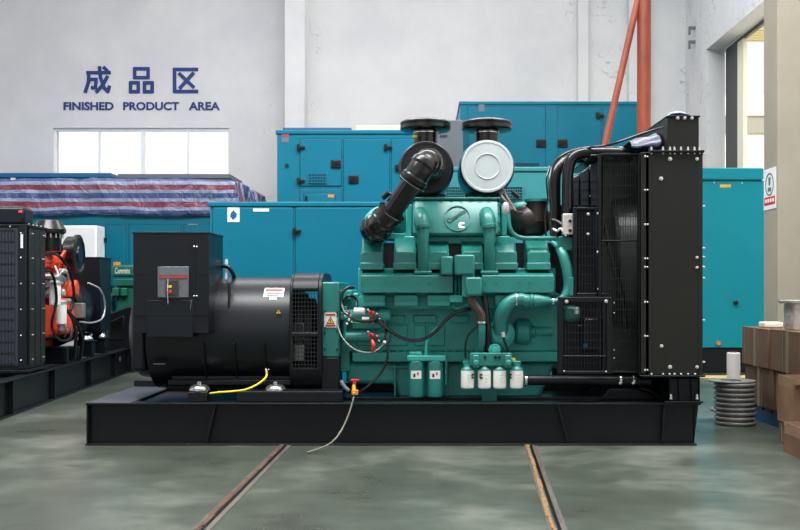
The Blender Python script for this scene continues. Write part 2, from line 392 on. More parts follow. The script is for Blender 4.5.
# building outside the right window
o = T('outside_building', 'pale building with long grey parapet bands seen through the right window', 'building', (17, 29, 0))
P('outer_wall', MB().box(8, 26, 28, 34, 0, 6.6), M_ext, o); P('parapet_band', MB().box(7.9, 26, 27.8, 34, 6.6, 7.2), M_extb, o)
P('roof_edge', MB().box(7.9, 26, 27.6, 34, 7.2, 7.9), M_ext, o)
o = T('outside_canopy', 'cream corrugated roof overhang outside the top of the right window', 'roof', (9, 13, 0))
q = MB()
for k in range(11): q.box(5.6, 13, 14+k*.22, 14.12+k*.22, 6.94, 6.99)
q.box(5.6, 13, 14, 16.4, 6.99, 7.04); P('roof_sheet', q, M_extr, o); P('support_post', MB().box(12.6, 12.8, 15, 15.2, 0, 6.94), M_extb, o)
struct('ground_outside', MB().box(XR+.45, 30, -9, 60, -.15, -.02), mat('outside_paving', (236, 226, 204), .9))
# wall lettering
let = T('wall_lettering', 'navy blue Chinese characters with FINISHED PRODUCT AREA beneath, painted above the wall window', 'lettering', (X(142, WB), WB, Z(112, WB)))
yl = WB
def strokes(px0, px1, py0, py1, polys, wd):
    mb = MB(); x0, x1, z0, z1 = X(px0, yl), X(px1, yl), Z(py1, yl), Z(py0, yl)
    f = lambda p: (x0+(x1-x0)*p[0], z0+(z1-z0)*p[1])
    k = 0
    for pl in polys:
        for a, b in zip(pl[:-1], pl[1:]):
            A = Vector(f(a)); B = Vector(f(b)); d = (B-A).normalized()*wd*.35; k += 1
            mb.bar(A-d, B+d, wd, yl-.012-.0004*k, yl)
    P('painted_character', mb, M_navy, let)
strokes(84.5, 110.5, 67, 93, [[(.12,.78),(.97,.78)],[(.17,.78),(.16,.42),(.04,.05)],[(.17,.52),(.45,.52),(.43,.2),(.30,.2)],[(.58,.98),(.62,.6),(.76,.2),(.9,.06),(.96,.24)],[(.88,.62),(.72,.32),(.48,.05)],[(.76,.97),(.87,.86)]], .066)
R_ = lambda a, b, c, d: [(a, c), (b, c), (b, d), (a, d), (a, c)]
strokes(129.5, 153.5, 67.5, 93, [R_(.22,.78,.60,.95), R_(.05,.37,.05,.40), R_(.63,.95,.05,.40)], .066)
strokes(173, 197, 68, 93, [[(.05,.94),(1,.94)],[(.07,.94),(.07,.06),(1,.06)],[(.28,.76),(.85,.24)],[(.84,.78),(.3,.2)]], .068)
for wd, a, b in (('FINISHED', 63.7, 113.7), ('PRODUCT', 123.3, 179.2), ('AREA', 188.8, 220)):
    P('painted_word', text_mb(wd, X(a, yl), X(b, yl), Z(110.3, yl), Z(102, yl), yl, .012, off=.03), M_navy, let)

# ------------------------------------------------------------------ canopies (acoustic enclosures) behind
def hinge(px, py, y, parent, s=1):
    mb = MB(); u = S(y)
    x, z = X(px, y), Z(py, y)
    mb.box(x-3*u*s, x-.8*u*s, y-.03, y, z-3*u*s, z+3*u*s); mb.cyl((x-.3*u*s, y-.03, z-3.4*u*s), (x-.3*u*s, y-.03, z+3.4*u*s), .9*u*s, n=10)
    mb.bar((x, z), (x+5*u*s, z), 2.2*u*s, y-.028, y)
    return P('hinge', mb, M_plast, parent, .003)
def handle(px, py, y, parent):
    u = S(y); x, z = X(px, y), Z(py, y)
    h = P('handle', MB().box(x-5*u, x+5*u, y-.02, y, z-4*u, z+4*u), M_plast, parent, .006)
    P('lock', MB().box(x-3.4*u, x+1*u, y-.035, y-.02, z-2.2*u, z+2.4*u).cyl((x+3*u, y-.032, z), (x+3*u, y-.018, z), 1.1*u, n=10), M_black, h, .003)
def sticker(px0, px1, py0, py1, y, parent, m, label, name='sticker'):
    return P(name, MB().pb(px0, px1, py0, py1, y-.004, .004), m, parent, label=label)
def canopy(name, label, px0, px1, pyt, y, depth, m, cat='generator enclosure', base=.22, lip=True, group=None):
    r = T(name, label, cat, ((X(px0, y)+X(px1, y))/2, y+depth/2, 0), group)
    z1 = Z(pyt, y)
    body = P('body', MB().box(X(px0, y), X(px1, y), y, y+depth, base, z1), m, r, .012)
    if lip: P('roof_edge', MB().box(X(px0, y)-.015, X(px1, y)+.015, y-.015, y+depth+.015, z1-.025, z1+.02), m, r, .008)
    if base: P('skid', MB().box(X(px0, y)+.02, X(px1, y)-.02, y+.03, y+depth-.03, 0, base), M_black2, r, .01)
    return r, body
def door(px0, px1, py0, py1, y, parent, m, name='door'):
    d = P(name, MB().pb(px0, px1, py0, py1, y-.014, .013), m, parent, .006)
    fr = MB(); u = S(y)*.28
    x0, x1, z0, z1 = X(px0, y)-u, X(px1, y)+u, Z(py1, y)-u, Z(py0, y)+u
    fr.box(x0, x1, y-.002, y, z0, z1)
    P('door_seal', fr, M_black, d)
    return d
# A: low teal enclosure right behind the alternator
yA = 2.3
A, Ab = canopy('generator_enclosure', 'low teal generator enclosure directly behind the black alternator, with water drop sticker', 210, 470, 204, yA, 1.2, M_teal)
door(213, 292.8, 207.5, 400, yA, A, M_tealt, 'side_panel'); d = door(295.6, 398, 207.5, 400, yA, A, M_tealt); hinge(296, 231, yA-.014, d); hinge(296, 345, yA-.014, d)
door(401, 467, 207.5, 400, yA, A, M_tealt)
st = sticker(227.5, 239.5, 207.5, 222, yA-.014, A, M_label, 'white label with blue diamond drop')
mb = MB(); yy = yA-.02; mb.pp([(233.5, 210), (236.8, 214), (236.4, 217), (233, 220), (230.2, 216.5), (230.6, 213.5)], yy, .003); P('drop_mark', mb, M_blue, st)
sticker(253, 269, 208.5, 211.5, yA-.014, A, M_label, 'narrow white strip label')
# B: taller teal enclosure behind it
yB = 4.0
B, Bb = canopy('generator_enclosure', 'tall teal generator enclosure with square grille and hinged doors, left of the air cleaners', 277, 431, 132, yB, 1.5, M_teal)
d = door(300, 341.5, 139, 186, yB, B, M_tealt); hinge(300, 147.5, yB-.014, d); hinge(300, 181, yB-.014, d); handle(336, 164, yB-.014, d)
gl = MB(); yy = yB-.03
P('grille_recess', MB().pb(308, 326, 173.5, 183, yy+.012, .006), M_plast, d)
for i in range(7): gl.pb(308+i*2.85, 309.2+i*2.85, 173.5, 183, yy, .01)
for i in range(4): gl.pb(308, 326, 173.5+i*2.9, 174.4+i*2.9, yy-.002, .01)
P('grille', gl, M_tealt, d)
d = door(343.5, 389.5, 139, 302, yB, B, M_tealt); hinge(387, 147.5, yB-.014, d); handle(353.5, 179.5, yB-.014, d)
door(391.5, 429, 139, 302, yB, B, M_tealt); hinge(398, 168, yB-.014, B)
door(300, 341.5, 189, 302, yB, B, M_tealt)
c = door(304, 335, 193.5, 214, yB-.014, B, M_teal, 'inspection_cover'); sticker(328, 334, 194.5, 197.5, yB-.028, c, M_org, 'orange warning label'); P('latch', MB().pb(305, 307.5, 196, 201, yB-.04, .012), M_plast, c)
sticker(281.5, 289, 134, 142.5, yB, B, M_greyp, 'grey square label')
sticker(281.5, 289, 134, 136, yB-.004, B, M_redl, 'red strip label')
mb = MB(); mb.cyl(V(287, 165.5, yB), V(287, 165.5, yB)+Vector((0, -.02, 0)), .02, n=12); P('plug', mb, M_plast, B)
# grey cabinet between
g = T('switch_cabinet', 'dark grey steel cabinet between the two black-capped air cleaners', 'cabinet', (X(446, 5.7), 6, 0))
P('body', MB().box(X(430, 5.65), X(463, 5.65), 5.65, 5.95, 0, Z(120, 5.65)), M_greyp, g, .01)
mb = MB()
for i in range(3): mb.cyl(V(441+i*2.6, 136, 5.65), V(441+i*2.6, 136, 5.65)+Vector((0, -.02, 0)), .012, n=10)
P('cabinet_knob', mb, M_plast, g)
# D: light teal enclosure low behind the turbo
yD = 2.6
Dn, Db = canopy('generator_enclosure', 'pale teal enclosure with mesh vents behind the right air cleaner', 474, 598, 169, 2.95, 1.0, M_teal2)
for a, b in ((476, 483), (505, 522)):
    P('vent_recess', MB().pb(a, b, 186.5, 198, 2.93, .012), M_plast, Dn)
    v = MB(); y2 = 2.915
    n = int((b-a)/2.2)
    for i in range(n+1): v.pb(a+i*(b-a)/n, a+i*(b-a)/n+.55, 186.5, 198, y2, .01)
    for i in range(5): v.pb(a, b+.5, 186.5+i*2.8, 187.1+i*2.8, y2-.002, .01)
    P('vent_mesh', v, M_teal2, Dn)
D2, Db2 = canopy('generator_enclosure', 'small teal enclosure with mesh vent seen between the two air cleaners', 441, 472, 169, 4.1, .9, M_teal2)
P('vent_recess', MB().pb(446, 469, 186.5, 198, 4.08, .012), M_plast, D2)
v = MB()
for i in range(11): v.pb(446+i*2.25, 446.6+i*2.25, 186.5, 198, 4.065, .01)
for i in range(5): v.pb(446, 469, 186.5+i*2.8, 187.1+i*2.8, 4.063, .01)
P('vent_mesh', v, M_teal2, D2)
# C: tallest teal enclosure
yC = 6.0
C, Cb = canopy('generator_enclosure', 'tallest teal generator enclosure, behind the radiator, with two black door handles', 460, 648, 103, yC, 2.2, M_teal)
d = door(468, 545.5, 107, 300, yC, C, M_tealt); handle(541, 143.5, yC-.014, d)
d = door(558, 601, 107, 300, yC, C, M_tealt); handle(562.5, 143.5, yC-.014, d); hinge(599, 115.5, yC-.014, d)
door(604, 646, 107, 300, yC, C, M_tealt)
sticker(478.5, 484.5, 104.5, 111.5, yC-.014, C, M_greyp, 'grey square label')
sl = MB()
for i in range(16): sl.pb(514+i*1.6, 514.9+i*1.6, 163, 166.5, yC-.02, .008)
P('louvre', sl, M_plast, C)
# E: right enclosure
yE = 6.0
E, Eb = canopy('generator_enclosure', 'bright teal enclosure on a black skid standing right of the radiator', 655, 765, 180, yE, 1.8, M_teal3, base=Z(348, yE), lip=False)
P('roof', MB().box(X(655, yE)-.02, X(763, yE)+.0, yE-.04, yE+1.8, Z(180, yE), Z(168, yE)), M_teal3, E, .015)
sticker(720, 731, 184.5, 187.5, yE, E, M_yelt, 'yellow strip label')
mb = MB(); mb.lathe(V(735, 302.5, yE), (0, -1, 0), [(.022, 0), (.022, .02), (.032, .03), (.032, .05), (.015, .06)], 12); P('knob', mb, M_plast, E)
mb = MB(); mb.lathe(V(718, 343, yE), (0, -1, 0), [(.03, 0), (.03, .03)], 12); P('cap', mb, M_org, E)
for a, b in ((714, 182.5), (742, 183)): bolt(a, b, yE, Eb, r=.014)
# F: tarp-covered enclosure on the left
yF = 7.3; dF = 2.6; fz = Z(182, yF)
Fn, Fb = canopy('generator_enclosure', 'long teal enclosure under the striped tarp at the left', -70, 232, 183, yF, dF, M_teal, lip=False)
for a, b in ((-60, 20), (24, 100), (106, 125), (129, 180), (184, 228)):
    door(a, b, 224.5, 372, yF, Fn, M_tealt)
sticker(188, 198, 224, 227, yF, Fn, M_org, 'orange strip label')
def make_tarp():
    bm = bmesh.new(); uvl = bm.loops.layers.uv.new('UVMap')
    x0, x1 = X(-75, yF), X(233.5, yF); ztop = fz+.02; drop = Z(182, yF)-Z(213, yF); L = dF
    nu, nv = 150, 70
    per = .245
    grid = []; uvs = []
    U0 = x1-x0
    for i in range(nu+1):
        row = []; ur = []
        s = i/nu*(U0+.55)           # distance along the length, then down the end
        for j in range(nv+1):
            v = -drop-.06+(drop+.06+L+.0)*j/nv   # v<0: down the front, else across the top
            if s <= U0: x = x0+s; ze = 0
            else: x = x1+.015; ze = -(s-U0)
            if v < 0: y = yF-.02; zz = v
            else: y = yF-.02+v; zz = 0
            z = ztop+min(zz, 0)+ze if not (v < 0 and s > U0) else ztop+min(zz, ze)
            n = noise.noise(Vector((s*2.2, v*2.5, 1.3))); n2 = noise.noise(Vector((s*7, v*6, 4.1)))
            if v < 0: y -= .025+.03*n+.015*n2+.02*abs(math.sin(s*5.5+n*2))*min(1, -v*4)
            if s > U0: x += .03+.045*n+.03*n2+.03*math.sin(v*16+n*3)
            if v >= 0 and s <= U0: z += .015+.03*n+.015*n2+.02*max(0, math.sin(s*3+n*3))
            if v < -drop: pass
            zb = .012*math.sin(s*3.1)+.012*n
            row.append(bm.verts.new((x, y, z+(zb if (v < -drop*.8) else 0)))); ur.append((s, (-v-.066+.02*n*.3)/per))
        grid.append(row); uvs.append(ur)
    for i in range(nu):
        for j in range(nv):
            f = bm.faces.new((grid[i][j], grid[i+1][j], grid[i+1][j+1], grid[i][j+1]))
            for lp, (a, b) in zip(f.loops, ((i, j), (i+1, j), (i+1, j+1), (i, j+1))): lp[uvl].uv = uvs[a][b]
            f.smooth = True
    me = bpy.data.meshes.new('tarpaulin'); bm.to_mesh(me); bm.free(); me.materials.append(M_tarp)
    o = link('tarpaulin', me); md = o.modifiers.new('thick', 'SOLIDIFY'); md.thickness = .004; md.offset = 1
    return o
tag(make_tarp(), 'red white and blue striped tarp draped over the long left enclosure', 'tarpaulin')
# things behind the tarp and behind B
for px0, px1, pt, y, m, lb in ((-60, 110, 173, 10.3, M_blue, 'blue metal container top showing behind the striped tarp under the wall window'),
                            (119, 229, 174, 10.4, M_greyp, 'dark grey container top showing just above the tarp, below the wall window'),
                            (284, 350, 127.8, 9.0, M_blue, 'blue container edge peeping over the tall teal enclosure'),
                            (357, 428, 125.5, 9.1, M_cream, 'cream container top peeping over the teal enclosure left of the air cleaner')):
    r = T('storage_container', lb, 'container', ((X(px0, y)+X(px1, y))/2, y+.6, 0))
    zt = Z(pt, y)
    P('body', MB().box(X(px0, y), X(px1, y), y, y+1.1, 0, zt-.08), m, r, .01)
    P('roof_rim', MB().box(X(px0, y)-.02, X(px1, y)+.02, y-.02, y+1.12, zt-.08, zt), m, r, .008)
    if px0 == -60: sticker(10.5, 15.5, 176, 181, y, r, M_label, 'white square label')

# rust orange pole with its brace
yp = 2.9+.0
yp = 4.35
pl = T('steel_pole', 'rust orange steel pole with a slanted brace rising behind the radiator', 'pole', (X(643, yp), yp, 0))
p = P('pole', MB().cyl((X(643.3, yp), yp, 0.02), (X(644.2, yp), yp, 8), 6.7*S(yp), n=28), M_pole, pl)
P('brace', MB().tube([V(600, 165, yp-.05), V(606.5, 138, yp-.05), V(640, -10, yp-.02)], 3.4*S(yp), sm=False), M_pole, pl)
P('side_pipe', MB().cyl((X(649.5, yp), yp+.06, 0.02), (X(650.5, yp), yp+.06, 8), 2.2*S(yp), n=14), M_pole, pl)
P('base_plate', MB().box(X(643, yp)-.18, X(643, yp)+.18, yp-.18, yp+.18, 0, .02), M_pole, pl)

# sign on the column
sg = T('safety_sign', 'small white sign with round symbol and red band on the column', 'sign', (cx0, 2.78, Z(190, 2.8)))
xs = cx0
def sb(y0, y1, z0, z1, t): return MB().box(xs-t, xs, y0, y1, z0, z1)
zs0, zs1 = Z(209, 2.75), Z(168, 2.75)
P('sign_plate', sb(2.62, 2.96, zs0, zs1, .006), M_greyp if False else M_white, sg)
P('red_band', sb(2.64, 2.94, Z(204.5, 2.75), Z(196.5, 2.75), .008), M_redl, sg)
mb = MB()
for i in range(4): mb.box(xs-.0095, xs, 2.665+i*.066, 2.71+i*.066, Z(202, 2.75), Z(198.5, 2.75))
P('white_marks', mb, M_label, sg)
mb = MB(); cz = Z(184, 2.75); n = 32
for k in range(n):
    a0, a1 = 2*PI*k/n, 2*PI*(k+1)/n
    mb.prism([(2.79+r_*math.cos(a), cz+r_*1.0*math.sin(a)) for r_, a in ((.115, a0), (.115, a1), (.1, a1), (.1, a0))], xs-.009, xs, 'X')
mb.prism([(2.76, cz+.07), (2.82, cz+.07), (2.81, cz-.01), (2.77, cz-.01)], xs-.009, xs, 'X'); mb.box(xs-.009, xs, 2.745, 2.835, cz-.07, cz-.03)
P('round_symbol', mb, M_greyp, sg)
# small wall hooks
for k, (px, py) in enumerate(((696, 29), (697, 43))):
    o = P('wall_bracket', MB().box(XR-.12, XR, 11.2, 11.26, Z(py, 11.2), Z(py, 11.2)+.05).box(XR-.12, XR-.09, 11.2, 11.26, Z(py, 11.2)-.1, Z(py, 11.2)), M_greyp)
    tag(o, ('upper' if k == 0 else 'lower')+' small grey bracket high on the right wall left of the window', 'bracket')
# ------------------------------------------------------------------ the big green generator set
G = T('diesel_generator_set', 'large green engine generator set with black alternator and radiator, centre of the hall', 'generator', (X(392, .65), .65, 0))
BY = 1.29
# --- skid
zt = Z(403, 0); xl, xr = X(86, 0), X(701, 0)
sk = MB()
for a, s in ((0, 1), (BY, -1)):
    pr = [(xl, 0), (xr-.035, 0), (xr, zt), (xl, zt)]
    sk.prism([(xl+.004, .008), (xr-.036, .008), (xr-.002, zt-.008), (xl+.004, zt-.008)], a+s*.05, a+s*.062)
    sk.prism([(xl-.005, 0), (xr-.03, 0), (xr-.028, .012), (xl-.005, .012)], a-s*.004, a+s*.13)
    sk.prism([(xl-.002, zt-.014), (xr, zt-.014), (xr+.003, zt), (xl-.002, zt)], a+s*.0, a+s*.13)
base = P('skid_beam', sk, M_black, G, .003)
e = MB(); e.box(xl, xl+.012, .004, BY-.004, .012, zt-.014); e.box(xr-.045, xr-.033, .05, BY-.05, .012, zt-.014)
P('end_plate', e, M_black, G, .003)
P('deck_plate', MB().box(xl+.004, X(150, .5), .01, BY-.1, zt-.013, zt+.003), MATS.get('deck') or mat('deck_grey_black_paint', (58, 60, 68), .38, var=.1), G, .002, label='grey-black deck plate at the alternator end')
P('deck_plate', MB().box(X(150, .5)+.002, xr-.05, .13, BY-.13, zt-.05, zt-.02), M_black2, G)
P('cross_beam', MB().box(xl+.0, xl+.42, BY-.14, BY, zt+.004, zt+.055), M_black2, G, .004)
r = MB()
for (a, b) in (((215, 404.5), (206.5, 441.5)), ((558, 404.5), (568, 441.5)), ((665, 404.5), (663, 441.5))):
    r.prism([(X(a[0]-.9, 0), Z(a[1], 0)), (X(a[0]+.9, 0), Z(a[1], 0)), (X(b[0]+1.1, 0), Z(b[1], 0)), (X(b[0]-1.1, 0), Z(b[1], 0))], .006, .052)
P('stiffener_rib', r, M_black, base, .002)
P('mounting_rail', MB().pb(237, 342, 391.5, 402, .04, .18), M_black, G, .004)
P('mounting_rail', MB().pb(168, 292, 380, 385, .26, .84), M_black, G, .004)
P('mounting_rail', MB().pb(330, 640, 397, 402, .34, .12).pb(330, 640, 397, 402, .95, .12), M_black2, G, .004)
# anti vibration mounts
for px in (199.5, 275.5):
    y = .12; mb = MB(); c = V(px, 391, y); u = S(y)
    mb.lathe(c, (0, 0, 1), [(9.8*u, 0), (10.4*u, 1.3*u), (10*u, 3*u), (8.6*u, 5*u), (5.6*u, 6.4*u), (3*u, 6.8*u), (2.4*u, 7*u), (2.2*u, 9*u), (1.6*u, 9.5*u)], 32)
    o = P('vibration_mount', mb, mat('mount_steel', (168, 168, 166), .22, metal=.9), G, label='shiny domed steel mount')
    P('mount_base', MB().box(c.x-.07, c.x+.07, y-.07, y+.09, zt, c.z), M_black, o, .006)
# --- alternator
alt = MB(); ay = .62; sA = S(ay)
az = Z(334, .3); ar = .425
def ax(px): return X(px, .3)
xa0, xa1 = ax(127), ax(291)
prof = [(ar*.5, 0), (ar*.72, .01), (ar*.8, .04), (ar*.82, .08), (ar*.82, .16), (ar, .165), (ar, xa1-xa0)]
alt.lathe((xa0, ay, az), (1, 0, 0), prof, 64)
ALT = P('alternator_body', alt, M_black2, G, sharp=30)
rb = MB()
for px in (206.7, 237, 266.6):
    x = ax(px)
    for t0, t1 in ((-95, -170),):
        pass
    n = 14
    pts = []
    for k in range(n+1):
        a = math.radians(-172 + k*(84/n)) ; pts.append((ay+math.cos(a)*(ar-.01), az+math.sin(a)*(ar-.01)))
    for k in range(n, -1, -1):
        a = math.radians(-172 + k*(84/n)); pts.append((ay+math.cos(a)*(ar+.035), az+math.sin(a)*(ar+.035)))
    rb.prism(pts, x-.005, x+.005, 'X')
P('cooling_rib', rb, M_black, ALT, .002)
br = MB(); br.pb(227.6, 229.6, 283, 313, .24, .06); P('lifting_bracket', br, M_shroud, ALT, .002)
# feet of the alternator
ft = MB(); ft.pb(172, 290, 376, 379.6, .30, .7); ft.pb(178, 290, 360, 380, .38, .05)
P('alternator_foot', ft, M_black2, G, .004)
# fan housing with grille
xh0, xh1 = X(288.5, .14), X(321, .14)
hs = MB(); hr = .455; hy = .44
def sup(r, ry, n=48, e=4.5): return [(ay+ry*math.copysign(abs(math.cos(2*PI*k/n))**(2/e), math.cos(2*PI*k/n)), az+r*math.copysign(abs(math.sin(2*PI*k/n))**(2/e), math.sin(2*PI*k/n))) for k in range(n)]
so_, si_ = sup(hr, hy), sup(hr-.03, hy-.03)
gz0, gz1 = Z(369, .18), Z(289.5, .18)
hs.prism(so_, xh0, xh0+.02, 'X'); hs.prism(so_, xh1-.028, xh1, 'X')
def shell(sel):
    idx = [k for k in range(48) if sel(so_[k])]
    # keep contiguous order
    st = next(k for k in idx if (k-1) % 48 not in idx); run = []
    k = st
    while k % 48 in idx and len(run) < 48: run.append(k % 48); k += 1
    hs.prism([so_[k] for k in run]+[si_[k] for k in run[::-1]], xh0+.018, xh1-.026, 'X')
shell(lambda p: p[1] > gz1-.015); shell(lambda p: p[1] < gz0+.02)
hs.box(xh0+.018, xh1-.026, ay-hy, ay-hy+.03, az-.016, az+.016)
HS = P('fan_housing', hs, M_black, G, .006)
gm = MB(); gm.grid(xh0+.022, xh1-.03, gz0, gz1, ay-hy+.008, .022, .03, .002)
P('fan_grille', gm, M_wire, HS)
P('rotor_windings', MB().lathe((xh0+.03, ay, az), (1, 0, 0), [(.30, 0), (.30, .05), (.26, .06), (.26, .11), (.1, .12)], 40), M_core, HS)
wn = MB()
for py in (330, 352): wn.pb(294, 304, py-7, py+9, .33, .04)
P('terminal_block', wn, M_copper, HS, .004)
P('gap_darkener', MB().pb(165, 660, 383, 403, 1.02, .1), M_black2, G)  # black bar added to darken the gap beneath the set
# terminal box
ty = .06
bx = MB(); bx.pb(133, 209, 232.5, 333, ty, .49)
TB = P('terminal_box', bx, M_black2, G, .004)
P('box_lid', MB().box(X(132.5, ty), X(209.5, ty), ty-.004, ty+.495, Z(234, ty), Z(232, ty)), M_black, TB, .002)
lower = MB(); lower.pb(147, 193, 300, 337, ty-.006, .16)
P('lower_panel', lower, M_black2, TB, .004)
P('side_cover', MB().pb(130, 146, 306, 372, .26, .4), M_black2, TB, .03)
sm = MB(); sm.pb(135, 147, 273, 273.7, ty-.003, .004); sm.pb(200, 208, 273, 273.7, ty-.003, .004); sm.pb(194.2, 195, 246, 332, ty-.005, .006); sm.pb(135, 208, 314, 314.8, ty-.008, .01); sm.pb(147, 193, 298.6, 299.4, ty-.004, .005)
P('panel_seam', sm, M_plast, TB)
P('breaker_bezel', MB().pb(157.5, 188.5, 266.5, 297.5, ty-.014, .014), M_gwin, TB, .003, label='grey circuit breaker window with red bar')
bz = kids(TB)[-1]
for o_ in kids(TB):
    if o_.name.startswith('breaker_bezel'): bz = o_
P('red_bar', MB().pb(158.5, 188, 276.3, 278, ty-.018, .005), M_redl, bz)
q = MB(); q.pb(159, 188, 267.5, 275.5, ty-.017, .004); P('breaker_top', q, M_greyp, bz)
q = MB(); q.pb(165.5, 178.5, 280, 296, ty-.02, .007); P('breaker_body', q, M_core, bz, .002)
P('breaker_button', MB().pb(167.5, 171.5, 285.6, 288, ty-.028, .009), M_yelt, bz, .002, label='yellow button')
P('breaker_button', MB().pb(168, 171.5, 290, 293.2, ty-.028, .009), M_red, bz, .002, label='red button')
P('padlock_strap', MB().tube([V(168, 279, ty-.03), V(167.4, 290, ty-.035), V(168, 304, ty-.02)], .003, 6), M_steel, bz)
for px, py in ((194.3, 246.5), (196.8, 246.5), (194.3, 296), (196.8, 296)): bolt(px, py, ty-.004, TB, .008)
P('pull_strap', MB().tube([V(191.5, 300, ty-.02), V(191, 304, ty-.02), V(190.3, 309, ty-.015)], .003, 6), M_greyp, TB)
P('vent_slot', MB().pb(153, 165, 363.5, 364.5, .19, .03), M_greyp, G)
P('gland_cable', MB().tube([V(222, 266, .5), V(228, 267, .5), V(233, 274, .52), V(235, 284, .55)], .016), M_rubber, G)
P('gland_post', MB().pb(225, 227, 259, 280, .5, .03), M_label, G)
# labels on alternator (follow the curved shell)
def curved_label(px0, px1, py0, py1, m, nm, lb=None, rr=ar, par=ALT, lift=.003):
    mb = MB(); rows = []
    for k in range(6):
        py = py0+(py1-py0)*k/5
        yg = .3; z = Z(py, yg)
        c = min(1, max(-1, (z-az)/(rr+lift))); y = ay-math.sqrt(1-c*c)*(rr+lift)
        z = H+(VY-py)*S(y); c = min(1, max(-1, (z-az)/(rr+lift))); y = ay-math.sqrt(max(0, 1-c*c))*(rr+lift)
        rows.append([mb.b.verts.new((X(px, .3), y, z)) for px in (px0, px1)])
    for a, b in zip(rows[:-1], rows[1:]): mb.b.faces.new((a[0], a[1], b[1], b[0]))
    return P(nm, mb, m, par, label=lb)
lab = curved_label(263.5, 283.5, 288, 297, M_label, 'data_label', 'white label with red top line')
curved_label(270, 277, 297, 299.5, M_label, 'data_label')
curved_label(265, 282, 289, 291, M_redl, 'red_print', lift=.005)
curved_label(266, 281, 293, 293.8, M_ink, 'black_print', lift=.005); curved_label(266, 279, 295, 295.7, M_ink, 'black_print', lift=.005)
def warn_tri(cx, cy, r, y, par):
    t = MB(); t.pp([(cx-r, cy+r*.8), (cx+r, cy+r*.8), (cx, cy-r)], y, .003); a = P('warning_triangle', t, M_ink, par)
    t = MB(); t.pp([(cx-r*.72, cy+r*.62), (cx+r*.72, cy+r*.62), (cx, cy-r*.66)], y-.002, .003); P('yellow_triangle', t, M_yelt, par)
    t = MB(); t.pp([(cx-.1*r, cy-.3*r), (cx+.22*r, cy-.3*r), (cx+.02*r, cy+.02*r), (cx+.25*r, cy+.05*r), (cx-.05*r, cy+.5*r), (cx+.02*r, cy+.15*r), (cx-.2*r, cy+.12*r)], y-.004, .003); P('black_bolt_mark', t, M_ink, par)
warn_tri(278.5, 311.5, 3, ay-ar-.0+.01, G)
# yellow wire
P('earth_wire', MB().tube([V(266.4, 370, .19), V(266, 377, .16), V(258, 384, .13), V(246, 389.5, .1), V(232, 391.5, .08), V(219, 392.3, .08), V(210, 393.5, .1)], .0075), M_yel, G, label='yellow earth wire')
bolt(266, 369.5, .17, ALT, .009); bolt(268.6, 369.5, .17, ALT, .006)
# --- flywheel housing
y = .24
fh = MB(); fh.pb(321.5, 339.5, 282, 357.5, y, .9)
FH = P('flywheel_housing', fh, M_green, G, .012)
fh = MB(); fh.pb(339, 352, 290, 300, .35, .6); fh.pb(338, 350, 300, 372, .42, .6); P('housing_flange', fh, M_greenlift, FH, .01)
for px, py in ((325, 311.5), (337, 312), (325, 327.5), (337, 331), (325, 333), (325, 349), (337, 349.5), (337.5, 321)): bolt(px, py, y, FH, .01, M_plast)
ws = sticker(324.3, 336.5, 312.6, 327.6, y, FH, M_label, 'warning label, white with yellow triangle', 'warning_label')
P('red_print', MB().pb(325.5, 335.5, 313.6, 315.4, y-.007, .004).pb(325.5, 335.5, 324.6, 326.6, y-.007, .004), M_redl, ws)
t = MB(); t.pp([(326.6, 323.6), (334.4, 323.6), (330.5, 316.4)], y-.0065, .003); P('warning_triangle', t, M_ink, ws)
t = MB(); t.pp([(327.7, 323), (333.3, 323), (330.5, 317.8)], y-.0085, .003); P('yellow_triangle', t, M_yelt, ws)
t = MB(); t.pb(330.1, 330.9, 319.4, 322.4, y-.0105, .003); P('black_mark', t, M_ink, ws)
P('engine_foot', MB().pb(321.5, 339, 357.8, 392, .22, .3), M_black, G, .005)
P('engine_foot', MB().pb(319, 342, 392, 397, .18, .34), M_black, G, .004)
bolt(342, 384, .2, G, .015); P('drain_elbow', MB().tube([V(341, 381, .2), V(345, 387, .18), V(349, 391, .17)], .014), M_greyp, G)
# --- engine block
yb = .42
eb = MB(); eb.pb(347, 560, 293, 352, yb, .75)
EB = P('engine_block', eb, M_greenlift, G, .015)
eb = MB(); eb.pb(352, 560, 352, 362, yb-.05, .85); P('pan_rail', eb, M_greenlift, G, .008)
eb = MB(); eb.prism([(X(346, .45), Z(362, .45)), (X(556, .45), Z(362, .45)), (X(540, .45), Z(399, .45)), (X(398, .45), Z(399, .45)), (X(394, .45), Z(384, .45)), (X(346, .45), Z(384, .45))], .45, 1.0)
P('oil_pan', eb, M_greenlift, G, .03)
rb = MB()
for a, b, c, d in ((394, 396, 364, 398), (446, 448.5, 360, 398), (388, 450, 366, 368)): rb.pb(a, b, c, d, .41, .06)
P('pan_rib', rb, M_greenlift, G, .005)
cv = MB()       # access covers on the block side
for a, b in ((385, 405), (413, 437), (451, 469)): cv.pb(a, b, 315, 323.5, yb-.018, .03)
for a, b in ((356, 378), (385, 408), (414, 426), (428, 445)): cv.pb(a, b, 325, 346, yb-.012, .02)
CV = P('access_cover', cv, M_greenlift, EB, .012)
rl = MB()
for k in range(14): rl.cyl(V(356+k*8.2, 351.5, yb-.02)+Vector((0, .03, 0)), V(356+k*8.2, 351.5, yb-.04), .008, n=8)
for k in range(10): rl.cyl(V(390+k*8.5, 313, yb-.02)+Vector((0, .03, 0)), V(390+k*8.5, 313, yb-.02), .007, n=8)
P('flange_bolts', rl, M_greenlift, EB)
